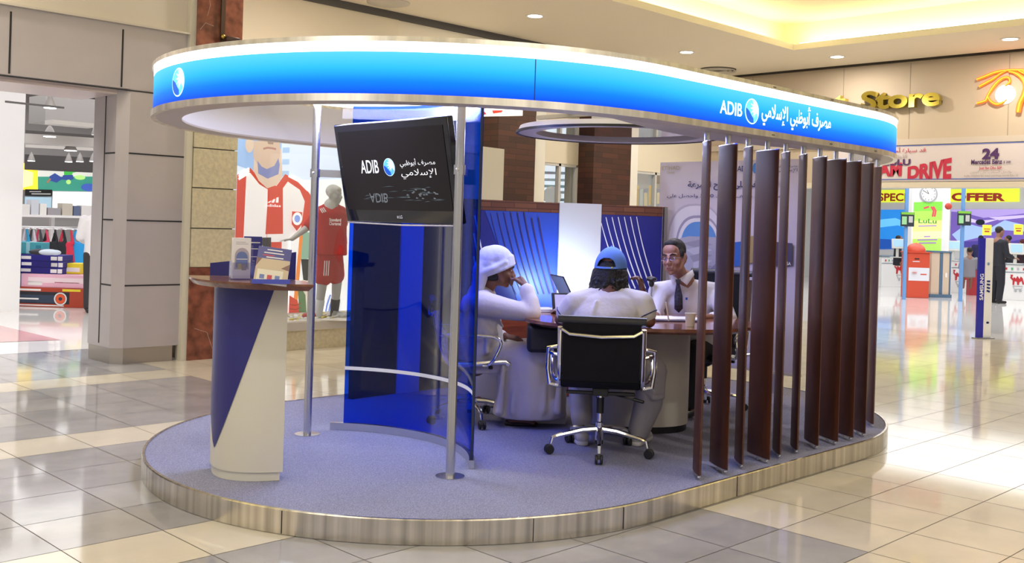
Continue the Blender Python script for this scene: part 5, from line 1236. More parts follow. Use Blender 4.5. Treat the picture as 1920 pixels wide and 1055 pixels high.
    Hr.ell((0, -.020*s, .052*s), (.0795*s, .096*s, .0835*s), T); Hr.ell((0, .03*s, .098*s), (.052*s, .05*s, .03*s), T); Hr.ell((0, -.055*s, -.005*s), (.074*s, .062*s, .055*s), T)
    for x in (-1, 1): Hr.ell((x*.0685*s, .012*s, .028*s), (.0135*s, .026*s, .036*s), T)
    Hr.done('hair', M('hair_short', (.012, .010, .010), .7, bump=(90, .4)), t, .0065, 1)
    for dx, dk in ((-.1, -.05), (.1, .12)):
        k = pel+cf(-.30+dx+dk, -.38, .0); f = Vector((k.x, k.y, PZ+.045)); b = Blob(); b.chain([f+cf(.02, .03), f+cf(-.09, -.14, -.012)], [.044, .036]); b.done('shoe', M('shoe_black', (.01, .01, .01), .3), t, .01, 1)
banker()
# ================================================================ SUPERMARKET TO THE RIGHT
U = 17.1
def market_shell():
    tp = M('storefront_taupe', (.52, .43, .33), .65); b = MB()
    b.box((U+.15, 2.5, (2.52+4.6)/2), (.3, 21, 2.08), tp)
    b.box((U+.13, 2.5, 2.475), (.36, 21, .09), M('lintel_cream', (.66, .6, .5), .5))
    jt = M('storefront_joint', (.32, .27, .21), .7)
    for px in (1400, 1570, 1695, 1880):
        v = U*(1-(px-960)/F)/(1+(px-960)/F); b.box((U-.001, v, 3.6), (.004, .012, 1.9), jt)
    b.box((U-.02, 2.5, 3.2), (.05, 21, .10), M('banner_rail', (.55, .48, .42), .5))
    struct(b, 'wall_right')
    s = MB(); wh = M('market_wall', (.82, .82, .82), .6)
    s.box((35.5, 8, 2.3), (.2, 30, 4.6), wh); s.box((26, 22.5, 2.3), (18, .2, 4.6), wh)
    struct(s, 'wall_market')
    c = MB(); c.box((26.5, 7, 4.5), (18, 31, .1), M('market_ceiling', (.85, .85, .85), .8)); 
    struct(c, 'ceiling_market')
    b = MB(); b.box((U+.15, 12.1, 1.26), (.3, 1.4, 2.5), tp); struct(b, 'wall_corner')
market_shell()
def curlsm(pts, k=5):
    q = [Vector(p) for p in pts]; sm = []
    for i in range(len(q)-1):
        a, b0, c, d = q[max(i-1, 0)], q[i], q[i+1], q[min(i+2, len(q)-1)]
        for j in range(k):
            f = j/k; sm.append(.5*((2*b0)+(c-a)*f+(2*a-5*b0+4*c-d)*f*f+(3*b0-a-3*c+d)*f**3))
    sm.append(q[-1]); return sm
def market_signs():
    gold = M('gold_letter', (.75, .62, .12), .12, 1)
    A = Art((U-.03, 8, 0), (0, -1, 0)); p0 = A.px(1608, 212); p1 = A.px(1755, 214)
    xs, xe = p0[0], p1[0]; zb = A.px(1680, 215)[1]; hh = A.px(1612, 180)[1]-A.px(1612, 213)[1]
    words = (('Store', xs, xe), ('Department', xs-.45-(xe-xs)*2.35, xs-.28))
    for wd, a, b_ in words:
        A2 = Art((U-.0005, 8, 0), (0, -1, 0)); A2.text(wd, a, b_, zb, hh, gold, bold=.035, ext=.06)
        tag(A2.build('sign_letters', loc=(U-.1, 8-(a+b_)/2, zb)), 'gold three-dimensional letters reading %s on the taupe shopfront' % wd, 'sign')
    # orange and white logo
    L = Art((U-.012, 8, 0), (0, -1, 0)); t = thing('shop_emblem', 'orange looping shop emblem with a white disc on the taupe shopfront', 'sign', (U-.08, 8-L.px(1880, 190)[0], L.px(1880, 190)[1]))
    om = M('neon_orange', (.9, .2, .02), .3, em=(1, .13, .01), es=.8); ye = M('neon_yellow', (1, .6, .05), .3, em=(1, .45, .04), es=.9); dk = M('neon_edge', (.12, .04, .02), .6)
    def P(x, y): q = (1780+x*.1327, 120+y*.1327); return L.px(*q)
    curls = [([(310, 345), (430, 300), (560, 250), (700, 225), (850, 220), (1000, 235), (1100, 300)], (.05, .055, .05, .04, .04, .05, .05)),
             ([(345, 445), (440, 395), (540, 340), (640, 270), (720, 235)], (.05, .05, .045, .035, .02)),
             ([(320, 680), (440, 645), (470, 580), (540, 460), (620, 370), (700, 325), (760, 330), (775, 390), (710, 440)], (.045, .05, .05, .06, .055, .045, .045, .045, .03)),
             ([(470, 590), (520, 660), (600, 700), (680, 680), (740, 635)], (.04, .05, .05, .045, .02)),
             ([(760, 240), (860, 270), (950, 340), (995, 440), (985, 560), (930, 680), (905, 820)], (.04, .06, .07, .08, .09, .085, .085)),
             ([(900, 235), (1010, 300), (1100, 400), (1140, 520), (1100, 660), (1060, 780)], (.03, .05, .06, .07, .07, .07)),
             ([(960, 245), (1100, 290), (1200, 400), (1240, 540), (1200, 700)], (.03, .05, .06, .06, .06))]
    for pts, ws in curls:
        b = MB(); q = [P(*p) for p in pts]; sm = curlsm([(x, z, 0) for x, z in q]); n = len(sm); w_ = [ws[min(int(i*len(ws)/n), len(ws)-1)]*.5 for i in range(n)]
        b.tube([L.T @ Vector((v.x, v.y, .035)) for v in sm], w_, om, n=8, flat=.5, up0=(-1, 0, 0)); b.tube([L.T @ Vector((v.x, v.y, .055)) for v in sm], [x*.26 for x in w_], ye, n=6, flat=.7, up0=(-1, 0, 0)); b.build('curl', t)
    c = P(705, 560); b = MB(); b.lathe([(0, .03), (.13, .03), (.155, .005), (.155, 0)], M('disc_white', (.95, .95, .95), .4, em=(1, 1, 1), es=1.0), (0, 0, 0), n=36, T=L.T @ Matrix.Translation((c[0], c[1], 0))); b.build('disc', t)
    # hanging offer banner
    L = Art((U-.05, 8, 0), (0, -1, 0)); x0 = L.px(1560, 300)[0]; x1 = L.px(1990, 300)[0]; z0 = 2.53; z1 = 3.14
    t = thing('banner', 'long pale banner with red and purple car offer lettering across the supermarket entrance', 'banner', (U-.06, 8-(x0+x1)/2, z0))
    b = MB(); b.box((U-.04, 8-(x0+x1)/2, (z0+z1)/2), (.012, x1-x0, z1-z0), M('banner_cloth', (.62, .56, .58), .6)); b.build('cloth', t)
    rd = M('banner_red', (.50, .02, .06), .6); pu = M('banner_purple', (.07, .02, .12), .6); bl = M('banner_line', (.12, .18, .55), .6); gy = M('banner_grey', (.35, .3, .3), .6)
    L.poly([(x0, z1-.012), (x1, z1-.012), (x1, z1), (x0, z1)], bl, raw=True); L.poly([(x0, z0+.03), (x1, z0+.03), (x1, z0+.045), (x0, z0+.045)], bl, raw=True)
    Lx = lambda x: L.px(x, 320)[0]; Lz = lambda x, y: L.px(x, y)[1]
    L.text('DRIVE', Lx(1695), Lx(1777), Lz(1735, 348), Lz(1700, 325)-Lz(1700, 346), rd, bold=.05, skew=.75)
    L.text('DREAM', Lx(1590), Lx(1684), Lz(1640, 342), .22, rd, bold=.05); L.text('LULU', Lx(1650), Lx(1700), Lz(1685, 323), .10, pu, bold=.04)
    L.text(arab('قد سيارة أحلامك'), Lx(1645), Lx(1728), Lz(1700, 299), .085, rd, bold=.01); L.text(arab('اللولو'), Lx(1671), Lx(1693), Lz(1682, 310), .06, gy)
    L.text('24', Lx(1834), Lx(1866), Lz(1850, 314), .165, pu, bold=.05); L.text('Mercedes Benz', Lx(1814), Lx(1872), Lz(1843, 324), .075, pu, bold=.03); L.text('E 200', Lx(1875), Lx(1888), Lz(1882, 323), .035, pu, bold=.02)
    L.text('Just for Dhs 50*', Lx(1829), Lx(1872), Lz(1850, 334), .045, rd, bold=.02); L.text('Raffle coupons for every purchase worth Dhs 50', Lx(1802), Lx(1903), Lz(1850, 348), .03, gy, bold=.01); L.text(arab('وادخل السحب على كوبون'.replace('خ', 'ح')), Lx(1813), Lx(1890), Lz(1850, 341), .035, gy)
    L.T = L.T @ Matrix.Translation((0, 0, .0)); L.build('banner_print', t, smooth=0)
market_signs()
def market_inside():
    # wall prints on the far wall
    Wp = 35.38
    A = Art((Wp, 15, 0), (0, -1, 0), .004)
    t = thing('wall_sign', 'yellow special offer sign in red letters on the far supermarket wall', 'sign', (Wp, 15-A.px(1790, 383)[0], 3.1))
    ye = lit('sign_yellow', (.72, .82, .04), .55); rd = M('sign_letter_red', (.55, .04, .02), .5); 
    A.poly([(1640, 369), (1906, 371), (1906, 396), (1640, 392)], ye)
    A.textpx('SPECIAL', 1642, 1722, 389, 375, rd, bold=.03); A.textpx('OFFER', 1779, 1880, 391, 377, rd, bold=.05); A.build('sign_board', t, smooth=0)
    A = Art((Wp, 15, 0), (0, -1, 0), .004); t = thing('mural', 'purple and blue wave mural on the far supermarket wall', 'mural', (Wp, 15-A.px(1850, 440)[0], 2))
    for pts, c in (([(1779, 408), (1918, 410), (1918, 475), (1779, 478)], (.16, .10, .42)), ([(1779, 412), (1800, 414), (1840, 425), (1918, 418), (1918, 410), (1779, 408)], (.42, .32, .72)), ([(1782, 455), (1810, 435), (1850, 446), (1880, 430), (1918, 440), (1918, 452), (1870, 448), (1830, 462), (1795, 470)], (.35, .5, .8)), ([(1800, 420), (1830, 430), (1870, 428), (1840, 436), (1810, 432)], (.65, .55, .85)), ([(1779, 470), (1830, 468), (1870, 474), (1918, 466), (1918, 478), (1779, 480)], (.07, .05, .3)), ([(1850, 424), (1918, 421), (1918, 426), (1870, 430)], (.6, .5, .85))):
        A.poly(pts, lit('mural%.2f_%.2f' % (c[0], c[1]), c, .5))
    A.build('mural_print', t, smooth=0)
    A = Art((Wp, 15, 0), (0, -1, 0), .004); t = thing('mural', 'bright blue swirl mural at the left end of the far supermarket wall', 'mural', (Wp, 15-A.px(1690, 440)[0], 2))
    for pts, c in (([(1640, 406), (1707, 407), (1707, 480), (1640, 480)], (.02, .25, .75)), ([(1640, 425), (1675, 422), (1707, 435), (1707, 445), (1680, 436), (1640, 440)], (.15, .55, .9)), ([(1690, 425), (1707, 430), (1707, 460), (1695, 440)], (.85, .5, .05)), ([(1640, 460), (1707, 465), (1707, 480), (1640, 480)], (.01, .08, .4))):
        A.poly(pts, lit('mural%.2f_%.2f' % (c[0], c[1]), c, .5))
    A.build('mural_print', t, smooth=0)
    # column with clock and green poster
    Yc = 28; p = at(1741, 480, Yc); T = frame((p.x, p.y, 0), cf(1, -.05).normalized(), (0, 0, 1))
    w_ = 70/F*Yc; z1 = 3.6; b = MB(); b.box((0, z1/2, -.3), (w_, z1, .6), M('column_white', (.84, .84, .84), .5), T); struct(b, 'wall_market_column', smooth=0)
    A = Art((p.x, p.y, 0), cf(1, -.05)); 
    t = thing('poster', 'green and yellow poster with a red shop emblem on the white supermarket column', 'poster', (p.x, p.y, 1.6))
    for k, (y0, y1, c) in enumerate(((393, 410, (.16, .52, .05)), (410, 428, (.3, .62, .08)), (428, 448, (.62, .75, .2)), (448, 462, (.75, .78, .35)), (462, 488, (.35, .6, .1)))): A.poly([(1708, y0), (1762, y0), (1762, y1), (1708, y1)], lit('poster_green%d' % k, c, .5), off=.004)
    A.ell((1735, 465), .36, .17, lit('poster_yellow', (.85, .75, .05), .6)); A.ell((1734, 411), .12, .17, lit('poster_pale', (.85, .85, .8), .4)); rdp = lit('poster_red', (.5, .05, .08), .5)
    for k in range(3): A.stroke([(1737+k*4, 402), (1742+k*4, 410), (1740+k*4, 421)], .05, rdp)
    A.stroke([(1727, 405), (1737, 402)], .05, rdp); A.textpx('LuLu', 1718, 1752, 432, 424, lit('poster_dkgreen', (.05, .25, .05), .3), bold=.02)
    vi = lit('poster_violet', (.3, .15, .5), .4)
    for y, x0, x1 in ((438, 1718, 1752), (458, 1729, 1741), (464, 1717, 1754), (470, 1720, 1752)): A.poly([(x0, y-1), (x1, y-1), (x1, y+1), (x0, y+1)], vi)
    A.build('poster_print', t, smooth=0)
    c = A.px(1735, 378); q = A.T @ Vector((c[0], c[1], .0)); t = thing('wall_clock', 'round white wall clock on the column above the green poster', 'clock', q)
    Tc = frame(q, A.R, (0, 0, 1)); MB().lathe([(0, .03), (.20, .03), (.20, .035)], M('clock_face', (.85, .85, .85), .4), T=Tc, n=36).build('face', t)
    MB().lathe([(.20, 0), (.235, .0), (.235, .05), (.20, .05), (.20, 0)], M('clock_rim', (.5, .52, .56), .3, .5), T=Tc, n=36).build('rim', t)
    b = MB()
    for a, L_ in ((115, .11), (150, .16)): b.bar(Tc @ Vector((0, 0, .04)), Tc @ Vector((L_*cos(radians(a)), L_*sin(radians(a)), .04)), .012, .004, BLACK, up=A.T.col[2][:3]);
    b.build('hands', t); b = MB()
    for k in range(12): b.box((.165*cos(k*pi/6), .165*sin(k*pi/6), .038), (.015, .03, .002), BLACK, Tc)
    b.build('hour_marks', t)
    q = at(1773, 402, 27.6); t = thing('alarm_bell', 'small round red alarm bell on the supermarket column', 'alarm', q); Tb = frame(q, A.R, (0, 0, 1)); MB().lathe([(0, .08), (.06, .07), (.09, .03), (.09, 0)], M('alarm_red', (.5, .05, .03), .4), T=Tb).build('bell', t); MB().lathe([(.0, -.2), (.03, -.2), (.03, 0)], M('column_white'), T=Tb).build('mount', t)
    # light blue posts
    for x, lab in ((1695, 'left of the green poster column'), (1801, 'right of the green poster column')):
        p = at(x, 500, 26); t = thing('blue_post', 'tall light blue checkout post '+lab, 'post', (p.x, p.y, 0)); m = M('post_blue', (.13, .30, .62), .4)
        MB().box((p.x, p.y, 1.6), (.075, .075, 3.2), m, rz=.78).build('post', t); 
        if x == 1801:
            MB().box((p.x+.02, p.y-.3, 3.2), (.04, .9, .14), M('post_sign_blue', (.25, .45, .75), .4)).build('number_sign', t)
        T = frame(Vector((p.x, p.y, at(x, 425, 26).z))-Vector((.06, .06, 0)), cf(1, 0).normalized(), (0, 0, 1)); b = MB(); 
        b.box((.0, 0, 0), (.34, .36, .02), M('card_black', (.02, .03, .04), .4), T); b.box((-.08, -.03, .012), (.12, .2, .004), M('card_green', (.3, .6, .3), .4), T); b.box((.08, .0, .012), (.1, .16, .004), M('card_greyp', (.5, .5, .5), .4), T); b.box((0, .15, .012), (.32, .06, .004), M('card_lime', (.2, .5, .05), .4), T); b.build('poster_cards', t, smooth=0)
    p = at(1783, 400, 26.5)
    # charity bin
    q = on(1722, 573, 0); t = thing('donation_bin', 'red domed collection bin with white label beside the blue-edged kiosk box', 'bin', (q.x, q.y, 0)); rdm = M('bin_red', (.60, .075, .035), .35)
    T = frame(q, cf(1, 0), (0, 0, 1)); wd = 40/F*27
    Yb = (q.x+q.y)/R2; b = MB(); b.box((0, .59, -.25), (wd, 1.18, .5), rdm, T); b.build('bin_body', t, bevel=.02)
    b = MB(); b.sph(T @ Vector((0, 1.2, -.25)), (.25, .25, .24), rdm, n=20, k=12); b.box((0, 1.19, -.25), (wd+.05, .03, .56), rdm, T); b.build('lid', t)
    b = MB(); b.box((0, .62, .003), (wd-.02, .34, .004), M('bin_label', (.72, .74, .8), .5), T); b.sph(T @ Vector((-.12, .66, .006)), (.07, .07, .01), rdm); b.box((.12, .62, .007), (.16, .03, .003), rdm, T); b.box((-.08, .95, .003), (.18, .02, .004), M('bin_label'), T); b.box((-.06, 1.02, .003), (.12, .03, .004), BLACK, T); b.build('label', t, smooth=0)
    q = on(1764, 573, 0); t = thing('service_box', 'beige panelled service box with dark blue edges beside the red bin', 'counter', (q.x, q.y, 0)); T = frame(q, cf(1, .1), (0, 0, 1)); bg = M('box_beige', (.62, .50, .38), .5); eb = M('box_blue', (.08, .15, .24), .5)
    b = MB(); b.box((-.02, .6, -.3), (.52, 1.2, .6), bg, T); b.build('body', t); b = MB()
    for x in (-.01, .24): b.box((x, .6, .003), (.085 if x < .1 else .04, 1.2, .02), eb, T)
    b.box((-.02, 1.215, -.3), (.58, .04, .66), eb, T); b.box((-.02, .04, -.0), (.6, .09, .1), eb, T); b.build('edging', t); MB().box((.13, .6, .004), (.05, .12, .02), M('switch_white', (.8, .8, .8), .4), T).build('switch', t)
    # checkout counters with red camel print
    cw = M('checkout_white', (.80, .80, .80), .35); tb = M('checkout_trim', (.18, .24, .30), .4); rk = M('camel_red', (.50, .02, .03), .5); gm = M('trolley_grey', (.4, .42, .45), .4)
    def camel(A, cx, cy, k):
        q = lambda x, y: (cx+x*k, cy+y*k)
        A.poly([q(-10, 9), q(-10, -2), q(-7, -6), q(-4, -3), q(-1, -8), q(3, -2), q(5, -7), q(9, -3), q(12, 8), q(9, 9), q(7, 2), q(3, 4), q(2, 9), q(-1, 9), q(-2, 3), q(-6, 2), q(-7, 9)], rk)
        A.stroke([q(-9, -1), q(-13, -5), q(-11, -10), q(-14, -9)], .05, rk); A.stroke([q(-9, 11), q(9, 12), q(7, 17), q(-6, 17), q(-9, 11)], .02, gm); A.ell(q(-4, 20), .035, .035, gm); A.ell(q(5, 20), .035, .035, gm)
    for k, (x0, x1, yb, Y, lab, cam_) in enumerate(((1652, 1704, 551, 29.5, 'white checkout counter left of the red bin', (1689, 518)), (1783, 1828, 565, 28.0, 'white checkout counter just right of the beige service box', (1800, 532)), (1874, 1946, 582, 26.0, 'white checkout counter with red camel print at the right edge', (1908, 543)))):
        pa = on(x0, yb-(3 if k == 2 else 0), 0); pb = on(x1, yb+(2 if k == 2 else 1), 0); pa.z = pb.z = 0; r = (pb-pa).normalized(); n = Vector((r.y, -r.x, 0)); c = (pa+pb)/2; w_ = (pb-pa).length
        t = thing('checkout_counter', lab, 'counter', c, 'checkout counters'); T = frame(c, r, (0, 0, 1)); b = MB(); b.box((0, .47, -.35), (w_, .94, .7), cw, T); b.build('body', t, bevel=.01)
        b = MB(); b.box((0, .955, -.35), (w_+.04, .03, .76), tb, T); b.box((0, .74, .004), (w_, .02, .012), tb, T); b.build('top', t)
        A = Art(pa-n*.0, r, .003); A.T = A.T @ Matrix.Translation((0, 0, .004)); camel(A, cam_[0], cam_[1], 1.0)
        for j in range(9):
            s_ = .12+j*.14
            if s_ < w_-.1: A.poly([(s_, .80), (s_+.05, .80), (s_+.05, .86), (s_, .86)], [rk, M('dot_green', (.1, .4, .2), .5), gm][j % 3], raw=True)
        A.build('print', t, smooth=0)
    q = on(1826, 570, 0); t = thing('panel', 'narrow red panel between the checkout and the totem', 'panel', (q.x, q.y, 0)); T = frame(q, cf(1, 0), (0, 0, 1)); MB().box((0, .42, -.1), (.26, .84, .2), M('panel_red', (.42, .03, .04), .4), T).build('body', t)
    # monitors and tills
    for k, (x, y, Y, lab) in enumerate(((1682, 470, 29.6, 'beige till monitor on the leftmost checkout'), (1787, 476, 28, 'white till monitor behind the beige service box'), (1904, 484, 26, 'cream till monitor with blue screen near the standing man in dark suit'))):
        p = at(x, y, Y+.2); t = thing('till_monitor', lab, 'monitor', (p.x, p.y, .975), 'till monitors'); T = frame(p, cf(1, -.15), (0, 0, 1)) @ Matrix.Rotation(radians(-12), 4, 'X')
        b = MB(); b.box((0, 0, -.04), (.36, .28, .07), M('monitor_cream', (.66, .66, .62), .4), T); b.build('housing', t, bevel=.01); b = MB(); b.box((0, .01, -.002), (.27, .2, .004), M('monitor_blue', (.25, .4, .6), .3, em=(.3, .5, .75), es=.5), T); b.build('screen', t)
        b = MB(); b.box((p.x+.05, p.y+.05, (p.z-.1+.975)/2), (.06, .06, p.z-.1-.975), M('monitor_cream')); b.box((p.x+.05, p.y+.05, .985), (.3, .3, .02), M('monitor_cream')); b.build('stand', t)
    for x, lab in ((1847, 'square yellow offer sign left of the dark-suited man'), (1906, 'square yellow offer sign right of the dark-suited man')):
        p = at(x, 448, 30); t = thing('offer_sign', lab, 'sign', (p.x, p.y, p.z)); T = frame(p, cf(1, 0), (0, 0, 1)); b = MB(); b.box((0, 0, 0), (.26, .30, .01), lit('offer_yellow', (.85, .75, .05), .5), T); b.box((0, .03, .008), (.18, .03, .002), M('poster_red2', (.5, .1, .05), .5), T); b.box((0, -.04, .008), (.14, .05, .002), M('poster_red2'), T); b.build('card', t, smooth=0); MB().bar((p.x+.02, p.y+.02, 0.0), (p.x+.02, p.y+.02, p.z), .03, .03, POLE).build('pole', t)
    q = at(1834, 433, 34); A = Art((Wp-.02, 15, 0), (0, -1, 0)); c = A.px(1834, 433); t = thing('round_sign', 'small dark oval sign on the purple mural', 'sign', (Wp-.03, 15-c[0], c[1])); MB().lathe([(0, .02), (.11, .02), (.12, 0)], M('oval_dark', (.02, .03, .05), .3), T=A.T @ Matrix.Translation((c[0], c[1], 0)) @ Matrix.Diagonal((1.25, .8, 1, 1))).build('plate', t)
    # security totem
    q = on(1848, 652, 0); Yq = (q.x+q.y)/R2; t = thing('anti_theft_gate', 'tall white and blue anti-theft gate with SAMSUNG lettering at the supermarket entrance', 'gate', (q.x, q.y, 0))
    zt = at(1848, 463, Yq).z; r = (cf(1, .35)).normalized(); T = frame(q, r, (0, 0, 1)); k = Yq/F
    b = MB(); b.box((.055, zt/2, -.02), (.16, zt, .04), M('gate_white', (.78, .78, .80), .35), T); b.build('panel', t, bevel=.006)
    b = MB(); b.box((-.085, zt/2, -.02), (.115, zt-.004, .042), M('gate_blue', (.01, .01, .36), .35), T); vs, fs = text_geo('SAMSUNG', .02)
    ax = min(v.x for v in vs); bx = max(v.x for v in vs); Ln = .42
    b.add([(-.085+.035-(v.y)*.10, .62+(v.x-ax)*Ln/(bx-ax), .003) for v in vs], fs, M('gate_letter', (.85, .85, .88), .4), T); b.build('blue_panel', t, smooth=0)
    b = MB(); nv = M('gate_navy', (.03, .04, .25), .4); [b.add([(.015+.012*i, .76+.05*j, .003), (.07+.014*i, .74+.055*j, .003), (.075+.012*i, .77+.055*j, .003), (.02+.01*i, .785+.05*j, .003)], [(0, 1, 2, 3)], nv, T) for i in range(2) for j in range(4)]; b.lathe([(0, .002), (.03, .002)], nv, T=T @ Matrix.Translation((.06, .26, 0)) @ Matrix.Diagonal((1, .6, 1, 1))); b.lathe([(0, .002), (.025, .002)], M('gate_mark', (.4, .55, .75), .4), T=T @ Matrix.Translation((.04, 1.2, 0))); b.build('print', t, smooth=0)
    MB().box((.0, .01, -.02), (.34, .02, .14), M('gate_base', (.3, .3, .32), .4, .6), T).build('base', t)
market_inside()
def simple_person(label, px, pyf, h, top, bottom, hairc, skc, facing, pose='stand', Y=None, scale=1.0, seat=None):
    """small background figure: continuous body with clothes"""
    q = on(px, pyf, 0) if Y is None else at(px, 500, Y); q.z = 0
    t = thing('person', label, 'person', q); fw = cf(*facing).normalized(); rt = Vector((fw.y, -fw.x, 0)); up = Vector((0, 0, 1)); k = h/1.75
    dz = seat if seat is not None else 0
    P = lambda x, y, z: q+rt*x*k+fw*y*k+up*(z*k+dz)
    sk = M('skin_bg', skc, .6); B = Blob()
    T = face_frame(P(0, .03, 1.62), fw+up*(-.25)); head(B, T, k*1.0); B.cap(P(0, .0, 1.55), P(0, -.01, 1.44), .05*k, .055*k)
    hip, kn, an = .90, .48, .09
    if pose == 'stand':
        for s in (-1, 1): B.chain([P(s*.09, 0, .9), P(s*.1, .02, .48), P(s*.1, -.02, .09)], [.08*k, .055*k, .038*k]); B.cap(P(s*.1, -.02, .045), P(s*.1, .12, .03), .038*k, .028*k)
        arms = [([P(s*.19, 0, 1.38), P(s*.25, .02, 1.12), P(s*.2, .26, 1.04)]) for s in (-1, 1)]
    else:
        for s in (-1, 1): B.chain([P(s*.09, 0, .9), P(s*.1, .4, .88), P(s*.1, .42, .5)], [.08*k, .055*k, .038*k])
        arms = [([P(s*.19, 0, 1.38), P(s*.25, .05, 1.12), P(s*.18, .3, 1.08)]) for s in (-1, 1)]
    B.chain([P(0, 0, 1.4), P(0, 0, 1.15), P(0, 0, .92)], [.11*k, .11*k, .12*k])
    for i, a in enumerate(arms): B.chain(a, [.048*k, .04*k, .028*k]); hand(B, a[2], fw, up, side=-1 if i == 0 else 1, s=k)
    B.done('body', sk, t, .014, 2)
    R = Blob(); hull_torso(R, [(P(0, 0, 1.46), rt*.10*k, fw*.07*k), (P(0, 0, 1.38), rt*.21*k, fw*.11*k), (P(0, 0, 1.1), rt*.18*k, fw*.12*k), (P(0, 0, .84), rt*.19*k, fw*.13*k)])
    for a in arms: R.chain([a[0], a[1], a[1].lerp(a[2], .8)], [.075*k, .06*k, .045*k])
    R.done('jacket', M('cloth_%s' % label[:18].replace(' ', '_'), top, .8), t, .016, 2)
    if pose == 'stand':
        R = Blob()
        for s in (-1, 1): R.chain([P(s*.08, 0, .86), P(s*.1, .02, .48), P(s*.1, -.02, .10)], [.115*k, .085*k, .07*k])
        R.done('trousers', M('trous_%s' % label[:18].replace(' ', '_'), bottom, .8), t, .016, 2)
        for s in (-1, 1): b = Blob(); b.cap(P(s*.1, -.04, .045), P(s*.1, .15, .035), .042*k, .034*k); b.done('shoe', M('shoe_black', (.01, .01, .01), .3), t, .014, 1)
    Hh = Blob(); Hh.ell((0, -.03*k, .045*k), (.082*k, .092*k, .085*k), T); Hh.done('hair', M('hair_%s' % label[:18].replace(' ', '_'), hairc, .7), t, .012, 1)
    return t
DK = (.012, .012, .02); BLK = (.01, .008, .008); SKN = (.25, .12, .08)
simple_person('person in dark suit standing at the right checkout, looking down', 1869, 586, 1.92, DK, DK, BLK, SKN, (1, .3))
simple_person('person with grey top seated at the checkout left of the anti-theft gate', 1816, 0, 1.6, (.22, .21, .24), DK, BLK, SKN, (.3, 1), 'sit', 28.6, seat=-.25)
simple_person('person in black seated behind the leftmost checkout, seen in profile', 1681, 0, 1.7, DK, DK, BLK, (.45, .28, .22), (1, -.3), 'sit', 30.5, seat=-.08)
simple_person('person with short dark hair behind the gate, only head and navy shoulders showing', 1836, 0, 1.7, (.02, .02, .09), DK, BLK, SKN, (.6, 1), 'stand', 32)
simple_person('person in black behind the dark-suited man at the tills', 1889, 0, 1.72, DK, DK, BLK, SKN, (-.6, .5), 'stand', 30.5)
simple_person('person with dark red hair at the right edge of the supermarket', 1915, 0, 1.62, (.03, .01, .02), DK, (.09, .01, .02), SKN, (-.3, 1), 'stand', 31)
